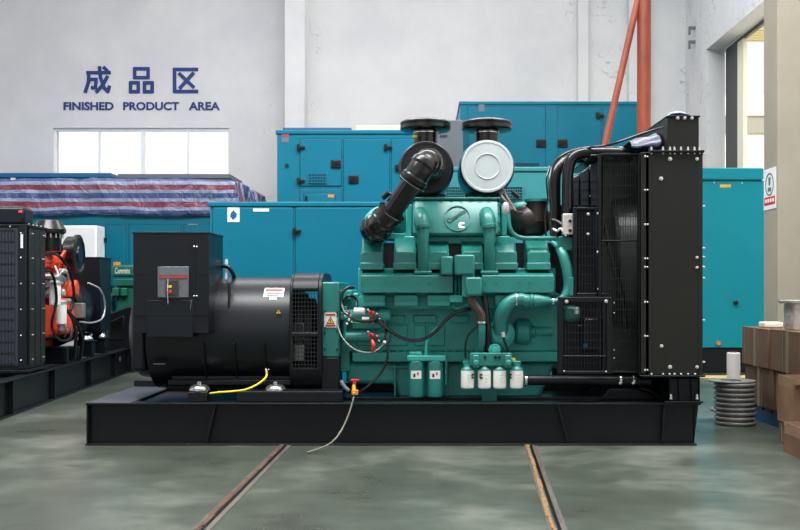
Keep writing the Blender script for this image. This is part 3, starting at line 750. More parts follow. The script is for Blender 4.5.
# lower rocker / exhaust row: covers under the long manifold box
ym = .10
mf = MB(); mf.prism([(ym, Z(293, ym)), (ym, Z(275.5, ym)), (ym+.20, Z(270, ym+.2)+.0), (ym+.30, Z(270, ym+.2)), (ym+.30, Z(293, ym))], X(360.5, ym), X(453, ym), 'X')
MF = P('manifold_heat_shield', mf, M_green, G, .006)
mf = MB(); mf.prism([(ym, Z(293, ym)), (ym, Z(275.5, ym)), (ym+.20, Z(270, ym+.2)+.0), (ym+.30, Z(270, ym+.2)), (ym+.30, Z(293, ym))], X(482, ym), X(554.5, ym), 'X')
MF2 = P('manifold_heat_shield', mf, M_green, G, .006)
for px in (361.8, 384, 395.5, 418, 429.5):
    for py in (282, 291): bolt(px, py, ym, MF, .007, M_green, name='shield_bolt', t=.008)
for px in (485.5, 496.5, 518.5, 529.5, 551.5):
    for py in (282, 291): bolt(px, py, ym, MF2, .007, M_green, name='shield_bolt', t=.008)
P('block_upper', MB().pb(358, 556, 268, 296, .30, .75), M_greenlift, G, .01)
for a, b in ((361, 385), (394, 418), (427, 451), (495, 519), (528, 550)):
    q = MB(); q.pb(a, b, 294.5, 306.5, ym+.06, .22); o = P('head_cover', q, M_greenlift, G, .012)
    q = MB(); q.pb(a+1.5, b-1.5, 300, 301, ym+.052, .02); P('cover_ridge', q, M_greenlift, o, .003)
P('head_gallery', MB().pb(358, 552, 295, 309, .30, .3), M_greenlift, G, .012)
# rocker covers: V engine, so their tops lean towards the camera
def rocker(a, b, yy=.17):
    x0, x1 = X(a, yy), X(b, yy); zb, zc, zt_ = Z(270, yy), Z(253.5, yy), Z(238, yy+.2)
    q = MB(); q.box(x0, x1, yy, yy+.4, zb, Z(262.5, yy)); o = P('rocker_box', q, M_green, G, .008)
    bm = MB(); B = bm.b
    A = [B.verts.new(p) for p in ((x0+.006, yy+.006, Z(262.5, yy)), (x1-.006, yy+.006, Z(262.5, yy)), (x1-.006, yy+.39, Z(262.5, yy)), (x0+.006, yy+.39, Z(262.5, yy)))]
    C_ = [B.verts.new(p) for p in ((x0+.006, yy+.006, zc-.01), (x0+.028, yy+.006, zc+.012), (x1-.028, yy+.006, zc+.012), (x1-.006, yy+.006, zc-.01), (x1-.006, yy+.39, zc-.01), (x0+.006, yy+.39, zc-.01))]
    D_ = [B.verts.new(p) for p in ((x0+.006, yy+.19, zt_-.012), (x0+.012, yy+.205, zt_), (x1-.012, yy+.205, zt_), (x1-.006, yy+.19, zt_-.012), (x1-.006, yy+.39, zt_-.01), (x0+.006, yy+.39, zt_-.01))]
    B.faces.new((A[0], A[1], C_[3], C_[2], C_[1], C_[0])); B.faces.new((A[1], A[2], C_[4], C_[3])); B.faces.new((A[2], A[3], C_[5], C_[4])); B.faces.new((A[3], A[0], C_[0], C_[5]))
    for i in range(6): B.faces.new((C_[i], C_[(i+1) % 6], D_[(i+1) % 6], D_[i]))
    B.faces.new(D_)
    P('rocker_cover', bm, M_green, o, .008)
for a, b in ((360, 383.5), (393, 417), (427.5, 450), (461, 484), (494, 518), (527, 551)): rocker(a, b)
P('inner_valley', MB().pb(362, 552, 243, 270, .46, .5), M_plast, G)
# aftercooler / intake plenum
yq = .24
pl_ = MB(); pl_.prism([(yq-.004, Z(235.5, yq)), (yq, Z(232, yq)), (yq+.11, Z(204, yq+.11)), (yq+.15, Z(198, yq+.15)), (yq+.55, Z(198, yq+.15)), (yq+.55, Z(235.5, yq))], X(412.5, yq), X(501, yq), 'X')
PL = P('intake_plenum', pl_, M_green, G, .02)
P('plenum_flange', MB().pb(409.5, 503.5, 197, 199.6, yq+.12, .5), M_green, PL, .004)
P('plenum_end', MB().pb(406, 412.5, 204, 238, yq+.13, .4).pb(501, 507, 204, 236, yq+.13, .4), M_greenlift, PL, .01)
P('plenum_base', MB().pb(404, 510, 236, 244, yq+.1, .4), M_greenlift, G, .01)
for k in range(10): bolt(414+k*9.4, 198.3, yq+.12, PL, .009, M_green, name='plenum_bolt')
for k in range(4): bolt(499, 204+k*9, yq+.11-.11*k*9/28, PL, .008, M_green, name='plenum_bolt')
def slant(mb):       # lay flat marks onto the slanted front of the plenum
    z0 = Z(232, yq); z1 = Z(204, yq+.11)
    for v in mb.b.verts: v.co.y += .11*(v.co.z-z0)/(z1-z0)
    return mb
lg = MB(); n = 40
cx_, cz_, rr = X(457.5, yq+.05), Z(218, yq+.05), 13.3*S(yq)
for k in range(n):
    a0, a1 = 2*PI*k/n, 2*PI*(k+1)/n
    lg.prism([(cx_+q_*math.cos(a), cz_+q_*math.sin(a)) for q_, a in ((rr, a0), (rr, a1), (rr-.006, a1), (rr-.006, a0))], yq-.012, yq+.002)
LG = P('embossed_badge', slant(lg), M_green, PL)
P('embossed_letters', slant(text_mb('Cummins', X(446, yq+.06), X(467, yq+.06), Z(217.5, yq+.06), Z(212.5, yq+.06), yq+.002, .014, rot=math.radians(34))), M_green, LG)
lc = MB()
def cmark(mb, px, py, r, y, t=.004):      # the bold C mark
    x, z, u = X(px, y), Z(py, y), r*S(y)
    mb.prism([(x+u, z+u), (x-u*.5, z+u), (x-u, z+u*.45), (x-u, z-u*.55), (x-u*.5, z-u), (x+u, z-u), (x+u, z-u*.35), (x-u*.05, z-u*.35), (x-u*.05, z+u*.35), (x+u, z+u*.35)], y-.008, y+.004)
cmark(lc, 461.5, 225, 3, yq); P('logo_mark', slant(lc), M_label, LG, label='small white C mark')
# intake risers
for k, px in enumerate((423, 489.5)):
    q = MB(); yy = .16
    u = S(yy); sgn = -1
    q.tube([V(px-3, 216, yq+.12), V(px-3, 214, yq+.02), V(px-1.5, 219, yq-.06), V(px, 232, yy-.02), V(px, 250, yy-.02), V(px+.3, 270, yy+.02), V(px+.3, 273, yy+.03)], [6.6*u, 7.4*u, 7.6*u, 6.2*u, 5.3*u, 5.4*u, 6*u], 20)
    o = P('intake_riser', q, M_green, G)
    P('riser_collar', MB().tube([V(px-.5, 224, yy-.028), V(px-.1, 228, yy-.028)], 7.4*u, 20, sm=False), M_green, o, .004)
    P('riser_flange', MB().pb(px-9, px+9, 270.8, 274, yy-.04, .14), M_green, o, .006)
    P('riser_bolt', MB().cyl(V(px-7, 271, yy), V(px-7, 268.8, yy), .009, n=8).cyl(V(px+7, 271, yy), V(px+7, 268.8, yy), .009, n=8), M_green, o)
    P('riser_neck', MB().pb(px-9, px+4, 210, 227, yq-.01, .1), M_green, o, .02)
# blower boxes in the middle
q = MB(); q.pb(440.5, 453.5, 256, 275, .05, .28); q.pb(454.5, 475, 254.5, 275, .03, .3); Q = P('breather_box', q, M_green, G, .014)
q = MB(); q.pb(462, 474.5, 274, 297, .07, .25); q.pb(453.5, 462, 274.5, 290, .22, .1); P('breather_lower', q, M_greenlift, Q, .01)
q = MB(); q.pb(465.5, 482.5, 277, 296, .0, .22); P('coolant_junction', q, M_green, G, .016)
q = MB(); q.pb(449.5, 463, 295, 302.5, .12, .15); P('injector_block', q, M_greenlift, G, .006)
q = MB()
for px in (455.2, 459.3): q.tube([V(px, 296, .17), V(px+.4, 285, .15), V(px, 276, .17)], .012, 10)
P('injector_line', q, M_green, G)
q = MB(); q.tube([V(452, 305, .2), V(458, 308.5, .19), V(466, 305, .19), V(473, 301, .18)], .011); P('fuel_line', q, M_greenlift, G)
# brown hose and green down pipe
q = MB(); q.tube([V(472, 296, .1), V(472.5, 302, .09), V(477.5, 309, .08), V(481, 315, .09), V(481.6, 323, .1)], 4.4*S(.1), 18); Hs = P('coolant_hose', q, M_hose, G, label='brown rubber coolant hose')
P('hose_clamp', MB().cyl(V(481.7, 321.4, .1), V(481.7, 323.3, .1), 5*S(.1)), M_chrome, Hs)
P('down_pipe', MB().tube([V(481.7, 323, .1), V(481.5, 332, .1), V(481, 342, .12), V(479.5, 352, .16)], 4.2*S(.1), 18), M_green, G)
P('coolant_hose', MB().tube([V(484, 296, .16), V(486.2, 310, .15), V(488, 335, .15), V(487.5, 353, .17)], 3.1*S(.15), 14), M_rubber, G, label='black drain hose')
# water pump pipework
yw = .12
q = MB(); q.tube([V(500.5, 333, yw+.06), V(501, 320, yw+.03), V(505.5, 307.5, yw), V(514, 300.6, yw), V(524, 299.5, yw)], [8*S(yw), 8*S(yw), 7.6*S(yw), 7.2*S(yw), 7*S(yw)], 22)
WP = P('water_pipe', q, M_green, G)
q = MB(); ra = S(yw)
q.lathe(V(522.5, 300.8, yw), (1, -.0, -.03), [(6.8*ra, 0), (7.3*ra, .004), (7.3*ra, 6*ra), (6.6*ra, 7*ra), (7.5*ra, 8*ra), (7.5*ra, 9.6*ra), (6.5*ra, 10.5*ra), (7.2*ra, 11.5*ra), (7.2*ra, 14*ra), (5*ra, 26*ra), (3.4*ra, 29*ra), (3.4*ra, 33*ra)], 28)
P('pipe_coupling', q, M_green, WP)
q = MB(); q.tube([V(553, 302.2, yw), V(560, 300.5, yw+.01), V(566, 295, yw+.02), V(569, 286, yw+.03), V(567.8, 272, yw+.03), V(564, 258, yw+.04), V(561, 250, yw+.08)], [3.4*ra, 4*ra, 5*ra, 5.6*ra, 5.6*ra, 5.2*ra, 5.2*ra], 20)
P('riser_pipe', q, M_green, WP)
P('pipe_clamp', MB().cyl(V(552, 302, yw), V(553.6, 302, yw), 4.4*ra).cyl(V(515.6, 300, yw), V(516.6, 300, yw), 7.6*ra), M_chrome, WP)
q = MB(); q.pb(558.5, 573, 236, 251, .18, .2); P('thermostat_housing', q, M_green, G, .01)
q = MB(); q.pb(569, 573.5, 277, 296, .1, .1); P('sensor_block', q, M_green, G, .004)
P('coolant_tube', MB().tube([V(504, 208, .25), V(508, 214, .22), V(509.5, 226, .2), V(513.5, 234, .2), V(522, 238, .2), V(536, 238.3, .2), V(556, 238.5, .2)], 2.3*S(.2), 14), M_green, G)
P('small_pipe', MB().tube([V(552, 241, .3), V(557, 246, .25), V(560, 250, .2)], .02), M_greenlift, G)
q = MB(); q.lathe(V(500, 334, .2), (0, -1, 0), [(.11, -.2), (.11, 0), (.09, .02), (.06, .03), (.06, .05), (.03, .06)], 28)
P('water_pump', q, M_greenlift, G)
q = MB(); q.cyl(V(494.5, 350, .16), V(494.5, 350, .12), .045, n=20).cyl(V(494.5, 350, .13), V(494.5, 350, .1), .022, n=14); P('port_cap', q, M_greenlift, G, .004)
q = MB(); u = S(.3)
q.lathe(V(509, 331.5, .42), (1, 0, 0), [(4*u, 0), (5*u, 2*u), (5*u, 5*u), (11*u, 6*u), (13*u, 8*u), (13.4*u, 12*u), (13.4*u, 19*u), (11*u, 21*u), (6*u, 22*u), (6*u, 26*u), (4.6*u, 27*u), (4.6*u, 44*u)], 32)
P('drive_pulley', q, M_greenlift, G)
q = MB(); q.pb(508, 558, 306, 330, .46, .5); q.pb(540, 566, 330, 352, .5, .5); P('shade_block', MB().pb(540, 578, 246, 328, .5, .4), M_black2, G); P('gear_case', q, M_greenlift, G, .02)  # black block added to stand for shade behind the riser pipe
q = MB(); q.pb(510, 556, 345, 362, .44, .5); P('front_mount', q, M_greenlift, G, .015)
q = MB(); q.tube([V(503, 333, .06), V(504, 340, .06), V(507.5, 350, .08), V(508.5, 357, .1)], .009); P('sensor_lead', q, M_rubber, G); P('sensor_tip', MB().cyl(V(502.8, 332, .06), V(503.6, 337, .06), .014, n=10), M_steel, G)
# --- green turbo elbow behind the left hose and lower hose
q = MB(); q.tube([V(404, 230, .62), V(398, 222, .6), V(388, 218, .55), V(380, 219, .5), V(374, 226, .47), V(374, 236, .46), V(375, 244, .46)], [10*S(.5), 12*S(.5), 12.5*S(.5), 12.5*S(.5), 12*S(.5), 11*S(.5)], 24)
P('turbo_elbow', q, M_greenlift, G)
P('elbow_link', MB().pb(383, 411, 233, 240, .5, .2), M_greenlift, G, .01)
# dark wrapped turbo on the right
q = MB(); u = S(.5)
q.sph(V(531, 221, .55), 19.5*u, 1.1, .9, .9); T_ = P('wrapped_turbo', q, M_brown, G)
q = MB(); q.lathe(V(537, 222, .5), (0, 0, 1), [(11*u, 0), (10.5*u, 18*u), (11.2*u, 22*u)], 24); P('exhaust_riser', q, M_brown, T_)
P('exhaust_flange', MB().lathe(V(537, 202, .5), (0, 0, 1), [(12.4*u, 0), (12.4*u, 2.6*u)], 28), M_green, T_)
P('turbo_cowl', MB().tube([V(510, 212, .62), V(516, 208, .6), V(526, 206.5, .6)], .04), M_greenlift, T_)
q = MB(); q.sph(V(514, 222, .75), .12); P('compressor_housing', q, M_greenlift, G)
# --- air cleaners
def air_cleaner(cx, cy, r, m, front, lab_):
    yf_ = .36; u = S(yf_); c = V(cx, cy, yf_); L_ = .56; R = r*u
    q = MB(); q.lathe(c, (0, 1, 0), [(R*.90, 0), (R*.98, .012), (R, .03), (R, L_), (R*.9, L_+.03)], 56)
    body = P('air_cleaner', q, M_plast, G, sharp=30, label=lab_)
    P('seal_band', MB().lathe(c+Vector((0, .09, 0)), (0, 1, 0), [(R*1.0, 0), (R*1.035, .005), (R*1.035, .03), (R*1.0, .035)], 56), M_tealt if m is M_discw else M_plast, body)
    q = MB(); q.lathe(c, (0, -1, 0), [(R*.95, -.01), (R*.96, .004), (R*.94, .012), (R*.87, .013), (R*.85, .010), (R*.485, .011), (R*.47, .015), (R*.45, .015), (R*.43, .010), (R*.02, .010)], 64)
    P('end_cover', q, m, body, sharp=18, label=front)
    # neck and rain cap
    ny = yf_+.26
    ncx = cx-.5
    q = MB(); uu = S(ny); c2 = Vector((X(ncx, ny), ny, Z(cy-r*.8, ny)))
    ztop = Z(131, ny)
    q.lathe(c2, (0, 0, 1), [(12*uu, 0), (11.6*uu, ztop-c2.z)], 36); P('intake_neck', q, M_rubber, body)
    q = MB(); q.lathe((c2.x, ny, ztop-.02), (0, 0, 1), [(12.6*uu, 0), (12.6*uu, .02)], 36)
    P('neck_clamp', q, M_chrome, body)
    q = MB(); q.lathe((c2.x, ny, ztop-.012), (0, 0, 1), [(13*uu, 0), (19*uu, .004), (24*uu, .014), (25.3*uu, .024), (25.3*uu, .048), (24*uu, .052), (24*uu, .058), (25.3*uu, .062), (25.3*uu, .074), (23.5*uu, .084), (17*uu, .096), (8*uu, .101), (1*uu, .102)], 48)
    P('rain_cap', q, M_rubber, body, sharp=25)
    P('mount_bracket', MB().box(c.x-R*.75, c.x+R*.75, yf_+.12, yf_+.5, Z(199, .36), Z(cy+r*.93, yf_)), M_black, body, .006)
    return body
AL = air_cleaner(426, 167.5, 27, M_plast, 'black front cover', 'black air cleaner with hose')
AR = air_cleaner(487.3, 166.5, 27.3, M_discw, 'pale grey round cover', 'pale-faced air cleaner')
P('service_gauge', MB().pb(412.5, 417, 135, 137.5, .5, .03), M_yelt, AL, label='yellow gauge')
# left flexible intake: rubber elbow, pipe, rubber elbow
u = S(-.02)
def rib_r(base, amp, cnt):
    return lambda t: (base+amp*(1 if (t*cnt) % 1 < .3 else 0))*u
q = MB(); q.tube([V(431, 166, .36), V(431, 166, .2), V(431, 165, .06), V(428, 162, -.04), V(424, 165, -.09), V(417.5, 174.5, -.10), V(411.5, 183.5, -.08)], rib_r(12.6, 1.5, 4.6), 28, k=18)
h1 = P('rubber_elbow', q, M_rubber, AL, sharp=60)
q = MB(); q.tube([V(414, 180, -.09), V(388.5, 217, 0.0)], 10.6*u, 14, sm=False); P('intake_pipe', q, mat('glossy_black_tube', (12, 12, 14), .13), AL, sharp=20)
q = MB(); q.tube([V(391.5, 212, -.01), V(385, 220, .02), V(378, 227, .10), V(374.5, 229.5, .22), V(374, 228, .42)], rib_r(13.2, 1.7, 4.6), 28, k=18)
P('rubber_elbow', q, M_rubber, AL, sharp=60)
for p0, p1 in (((413.2, 181, -.088), (411.6, 183.4, -.083)), ((392.3, 211.2, -.012), (390.8, 213.4, -.006))):
    P('hose_clamp', MB().cyl(V(*p0), V(*p1), 14.4*u, n=32), M_black, AL); P('clamp_band', MB().cyl(V(*p0)*.45+V(*p1)*.55, V(*p0)*.3+V(*p1)*.7, 14.7*u, n=32), M_chrome, AL)
q = MB(); q.cyl(V(382.5, 198, -.02), V(389, 192.5, -.03), 2.8*u, n=14); q.cyl(V(388, 193, -.03), V(393, 195, -.03), 1.6*u, n=12).cyl(V(390, 196.5, -.03), V(397, 197.5, -.03), 1.8*u, n=12)
P('restriction_indicator', q, M_plast, AL)
# brass stay and small sensor at right cleaner
q = MB(); q.tube([V(501, 186, .36), V(507, 197, .34), V(516, 211, .2), V(522, 213, .3)], .010, 10).tube([V(497, 187, .38), V(503, 198, .36), V(513, 210.5, .22)], .014, 10)
P('support_stay', q, M_hose, AR)
P('restriction_indicator', MB().cyl(V(512, 192, .05), V(519, 197.5, .05), 2.5*S(.05), n=14), M_plast, AR)
q = MB(); q.lathe(V(506, 203, .12), (0, 0, -1), [(.02, 0), (.03, .02), (.03, .06), (.02, .08)], 16); P('drain_valve', q, M_steel, AR)
# --- starter motors
for py, pc, k in ((313.5, 315, 0), (335.5, 337, 1)):
    yy = .22; u = S(yy); q = MB(); q.lathe(V(344, py+1.5, yy+.05), (1, 0, 0), [(3*u, 0), (5.4*u, 2*u), (5.4*u, 30*u), (4.4*u, 31*u), (4.4*u, 34*u), (6.4*u, 35*u), (7.2*u, 39*u), (6*u, 46*u), (2.6*u, 47.5*u)], 26)
    SM = P('starter_motor', q, M_greenlift if k == 0 else M_green, G)
    if k == 0:
        P('solenoid', MB().lathe(V(354, 311, yy-.04), (1, 0, 0), [(3.2*u, 0), (3.4*u, .4*u), (3.4*u, 10*u), (3*u, 11*u)], 20), M_label, SM, label='white solenoid sleeve')
        P('solenoid', MB().lathe(V(362, 319, yy-.04), (1, 0, 0), [(2.2*u, 0), (2.2*u, 7*u)], 18), M_label, SM)
    P('terminal_boot', MB().sph(V(372.5, py, yy-.06), 2.6*u, 1.1, .8, 1).cyl(V(372.5, py, yy-.06), V(373, py+10 if k == 0 else py+13, yy-.05), 1.1*u, n=10).sph(V(370, py-1.5, yy-.08), 1.7*u), M_red, SM, label='red terminal boot')
    q = MB()
    for a, b in ((367, 309), (376, 313), (371, 320), (378, 318)): q.cyl(V(a, b+py-313, yy-.08), V(a+2, b+py-313+.6, yy-.08), 1*u, n=8)
    P('terminal_stud', q, M_steel, SM)
q = MB(); q.pb(340, 352, 312, 320, .3, .1); q.pb(343, 347, 306, 345, .32, .06); q.pb(352, 382, 322.5, 329, .34, .1); P('starter_bracket', q, M_greenlift, G, .006)
q = MB()
for a, b, c_ in ((346, 316, 2), (349, 320, 1.6), (347, 324, 1.5), (350.5, 315.5, 1.3), (352, 322, 1.2)): q.sph(V(a, b, .14), c_*S(.14))
P('terminal_nut', q, M_steel, G)
P('terminal_boot', MB().sph(V(348.5, 313, .13), 2*S(.13), 1, 1, 1.3).sph(V(344.5, 311.5, .15), 1.5*S(.13)), mat('maroon_boot', (120, 40, 48), .4), G)
P('lever_knob', MB().tube([V(372.5, 341, .1), V(373.5, 345, .08), V(373, 350, .09)], .014), M_red, G)
def cable(nm, pts, r, m, par=G, lb=None, n=8): return P(nm, MB().tube([V(*p) for p in pts], r, n), m, par, label=lb)
cable('battery_cable', [(354, 287.5, .24), (348, 288, .22), (342.5, 293, .2), (341.5, 302, .18), (344, 311, .14), (348, 315, .12)], .012, M_rubber)
cable('battery_cable', [(344, 300, .22), (349, 296, .2), (356, 299, .22), (357, 308, .18)], .010, M_rubber)
cable('battery_cable', [(352, 318, .12), (360, 321, .1), (370, 321, .1), (378, 317, .12)], .012, M_rubber)
cable('battery_cable', [(378, 320, .14), (388, 329, .10), (400, 337, .08), (412, 340.5, .08), (424, 339, .08), (436, 331, .1), (446, 320, .12), (454, 313.5, .14), (464, 310, .15), (471, 309, .16)], .013, M_rubber, lb='thick black cable slung across the block')
cable('battery_cable', [(337.5, 317, .16), (337.5, 325, .14), (342, 337, .1), (351, 347, .08), (362, 352, .08), (373, 352, .1), (381, 347, .14), (384, 340, .2)], .006, M_clear, lb='clear looped hose')
cable('sensor_lead', [(385, 330, .12), (387.5, 345, .08), (387, 360, .07), (380, 374, .07), (368, 386, .06), (357, 393, .06)], .009, M_rubber)
cable('sensor_lead', [(384, 320, .15), (386, 332, .12), (384, 343, .1)], .010, M_rubber)
P('cable_end', MB().sph(V(385, 342.5, .1), .016).cyl(V(383, 342, .09), V(388, 343, .09), .008, n=8), M_steel, G)
cable('fuel_line', [(450, 317, .2), (440, 326, .2), (431, 334, .2), (427, 342, .2), (426, 352, .2), (426, 360, .2)], .012, M_greenlift, lb='grey-green braided line')
cable('fuel_line', [(481, 322, .1), (475, 328, .08), (468, 336, .08), (465.5, 346, .08), (465.5, 358, .09)], .008, M_rubber)
cable('fuel_line', [(500, 323, .12), (488, 330, .14), (482, 340, .15)], .006, M_rubber)
# drain valve and hose to the floor
y = -.02
VL = P('drain_valve', MB().lathe(V(354, 393, y), (0, 0, 1), [(2.4*S(y), 0), (2*S(y), 3*S(y)), (1.6*S(y), 8*S(y)), (1.1*S(y), 10*S(y))], 16), M_yelt, G, label='yellow drain valve with red handle')
P('valve_handle', MB().pb(350.8, 359, 379.4, 381, y-.01, .02).pb(353, 356, 380, 385, y-.01, .02), M_red, VL, .002)
P('valve_body', MB().pb(351.5, 358, 390, 395, y-.015, .035), M_org, VL, .004)
P('drain_hose', MB().tube([V(354, 395, -.02), V(352.5, 402, -.04), V(348, 416, -.07), V(341, 431, -.12), V(332, 442, -.2), Vector((X(320, -.3), -.3, .03)), Vector((X(307, -.36), -.36, .012))], .006, 8), M_clear, G, label='clear drain hose reaching the floor')
# --- lube filters (green) and fuel filters (white)
fb = P('filter_head', MB().pb(407, 446, 355.5, 361.5, .16, .25).pb(409, 422, 352, 357, .2, .2).pb(444.5, 447, 358, 385, .24, .1), M_greenlift, G, .01)
for px in (416.2, 435):
    y = .2; u = S(y); q = MB(); q.lathe(V(px, 397, y), (0, 0, 1), [(6.5*u, 0), (7.6*u, 1*u), (7.9*u, 3*u), (7.9*u, 33*u), (7.3*u, 35.5*u), (5*u, 37*u)], 28)
    o = P('lube_filter', q, M_green, G, label='green lube oil filter')
    def wraplabel(px, py0, py1, half, y, R, m, par, nm='label', lift=.002, cx=0):
        mb = MB(); rows = []; uu = S(y)
        for k in range(9):
            a = math.radians(cx-half+2*half*k/8); rr = R*uu+lift
            rows.append([mb.b.verts.new((X(px, y)+math.sin(a)*rr, y-math.cos(a)*rr, zz)) for zz in (Z(py1, y), Z(py0, y))])
        for a, b in zip(rows[:-1], rows[1:]): mb.b.faces.new((a[0], b[0], b[1], a[1]))
        return P(nm, mb, m, par)
    wraplabel(px, 370, 378.2, 40, y, 7.9, M_label, o)
    wraplabel(px, 373, 376.5, 7, y, 7.9, M_ink, o, 'logo_mark', .004, -12)
    wraplabel(px, 371.5, 374.5, 6, y, 7.9, M_redl, o, 'red_print', .004, 12)
br = P('filter_bracket', MB().pb(470.3, 512, 352.8, 366, .075, .03), M_green, G, .006); P('bracket_support', MB().pb(482, 497, 384, 402, .26, .06), M_green, G, .006)
P('bracket_bolt', MB().cyl(V(485, 357.3, .08), V(485, 357.3, .065), .012, n=10).cyl(V(495.5, 357.3, .08), V(495.5, 357.3, .065), .012, n=10).cyl(V(499.5, 357.3, .08), V(499.5, 357.3, .065), .012, n=10), M_plast, br)
for k_, (a_, b_) in enumerate(((473, 479), (505, 512))): P('banjo_fitting', MB().pb(a_, b_, 355, 368, .045, .06).cyl(V((a_+b_)/2, 363, .06), V((a_+b_)/2, 363, .03), .022, n=14), M_green, br, .008)
P('yellow_fitting', MB().pb(511.5, 515.5, 358, 360.5, .15, .03), M_yelt, br)
for k, px in enumerate((467.5, 484.4, 499.6, 516.6)):
    y = .11; u = S(y); q = MB(); q.lathe(V(px, 388.2, y), (0, 0, 1), [(5.6*u, 0), (6.4*u, .8*u), (6.6*u, 1.6*u), (6.6*u, 18*u)], 28)
    o = P('fuel_filter', q, M_filt, G, label='white fuel filter canister')
    P('filter_top', MB().lathe(V(px, 370.2, y), (0, 0, 1), [(6.7*u, 0), (6.2*u, 1.6*u), (4.6*u, 3*u), (4*u, 4*u), (4*u, 7*u)], 28), M_green, o)
    P('filter_port', MB().pb(px-4.5, px+4.5, 361, 365.5, y-.01, .1), M_green, o, .006)
    if k in (0, 1, 3):
        mb = MB(); xx = 479.5-4.6 if False else px; a = {0: 50, 1: -32, 3: -62}[k]
        wraplabel(px, 373.5, 375, 14, y, 6.6, M_ink, o, 'logo_mark', .003, a); wraplabel(px, 376.6, 378.2, 14, y, 6.6, M_ink, o, 'logo_mark', .003, a); wraplabel(px, 373.5, 378.2, 5, y, 6.6, M_ink, o, 'logo_mark', .0035, a-10)
    for j, pz in enumerate((374.4, 377.8, 381)): wraplabel(px, pz, pz+.4, 16-3*j, y, 6.6, mat('pale_grey_ink', (178, 178, 172), .6), o, 'fine_print', .003, 12)
# bottom pipes on the radiator side
q = MB(); q.cyl(V(527, 380, .16), V(650, 381, .16), 5.2*S(.16), n=24); P('lower_coolant_pipe', q, M_black, G)
q = MB()
for px in (524.8, 619, 632): q.cyl(V(px, 380.5, .16), V(px+2, 380.5, .16), 5.9*S(.16), n=24)
P('hose_clamp', q, M_chrome, G)
P('lower_coolant_pipe', MB().cyl(V(560, 369, .5), V(650, 370, .5), .035, n=18), M_rubber, G)
bolt(620, 383, .1, G, .012); bolt(633, 383, .1, G, .012)
q = MB(); q.tube([V(640, 388, .25), V(652, 392, .25), V(664, 402, .25)], .02); P('cross_brace', q, M_black, G)
P('chassis_brace', MB().prism([(X(600, .3), Z(400, .3)), (X(663, .3), Z(400, .3)), (X(663, .3), Z(396, .3)), (X(640, .3), Z(389, .3)), (X(610, .3), Z(389, .3))], .3, .9), M_black, G, .005)
# --- radiator
yr = -.03; ry1 = 1.3
xr0, xr1 = X(641, yr), X(701, yr); zr0, zr1 = Z(375, yr), Z(152, yr)
RD = P('radiator_side_panel', MB().box(xr0, xr1, yr, yr+.03, zr0, zr1).box(xr0, xr0+.06, yr, yr+.06, zr0, zr1), M_shroud, G, .006)
P('panel_edge', MB().box(xr0+.0, xr0+.035, yr-.003, yr, zr0+.01, zr1-.01), M_shroud, RD, .002)
P('radiator_core', MB().box(xr0+.06, xr1-.02, yr+.04, ry1-.05, zr0+.02, zr1-.02), M_core, G)
P('radiator_side_panel', MB().box(xr0, xr1, ry1-.03, ry1, zr0, zr1), M_shroud, G, .006)
P('radiator_frame', MB().box(xr1-.02, xr1+.012, yr-.004, ry1+.004, zr0-.01, zr1+.01), M_shroud, G, .004)
P('top_flange', MB().box(X(650, yr), xr1+.02, yr-.02, ry1+.02, zr1-.006, zr1+.012), M_black, G, .003)
P('bottom_flange', MB().box(X(642, yr), xr1+.025, yr-.02, ry1+.02, zr0-.014, zr0), M_black, G, .003)
TK = P('header_tank', MB().box(X(667.3, yr), X(700, yr), yr+.02, ry1-.02, zr1, Z(116.5, yr)), M_shroud, G, .008)
P('tank_lid', MB().box(X(667, yr), X(700.7, yr), yr+.01, ry1-.01, Z(116.8, yr), Z(115.2, yr)), M_black, TK, .002)
for px in (677.5, 684.5, 691.7): bolt(px, 118, yr+.02, TK, .017)
for py in (156.5, 190, 224.5, 258.5, 267, 302, 336, 370): bolt(645, py, yr, RD, .011); bolt(647.4, py, yr, RD, .008)
for px, py, r_ in ((670, 159, .02), (697, 159, .017), (661, 178.6, .02), (697, 257.5, .014), (697, 267.5, .014), (661.5, 346, .017), (670, 367, .019), (697, 367, .016)): bolt(px, py, yr, RD, r_)
for px in (651.5, 663, 670, 674.5, 681, 688, 694.5, 699.5): bolt(px, 150, yr-.02, RD, .011, d=(0, 0, 1), t=.02); bolt(px, 153.5, yr, RD, .008)
for px in (651.5, 663, 669.5, 674.5, 681, 688, 695): bolt(px, 374, yr-.02, RD, .010)
for py in (154, 206, 248, 257, 267, 278, 320, 362): bolt(702, py, yr+.01, RD, .011, d=(1, 0, 0), t=.02)
# pedestal under radiator
pd = MB(); pd.pb(668, 700, 378.5, 401, .02, .04); pd.box(X(668, .02), X(700, .02), 1.2, 1.24, zt, zr0-.014); pd.box(X(664, 0), X(703, 0), -.012, ry1, zt, zt+.012)
pd.box(X(697.5, .02), X(700, .02), .02, 1.24, zt, zr0-.014); pd.box(X(668, .02), X(670, .02), .02, 1.24, zt, zr0-.014)
PD = P('radiator_pedestal', pd, M_black, G, .003)
q = MB()
for a in (678.5, 691): q.prism([(X(a, 0), Z(380, 0)), (X(a+1, 0), Z(380, 0)), (X(a+2.2, 0), Z(400.5, 0)), (X(a+1, 0), Z(400.5, 0))], -.008, .03)
P('pedestal_gusset', q, M_black, PD)
for px in (671, 697): bolt(px, 399, -.0, PD, .014, d=(0, 0, 1), t=.03)
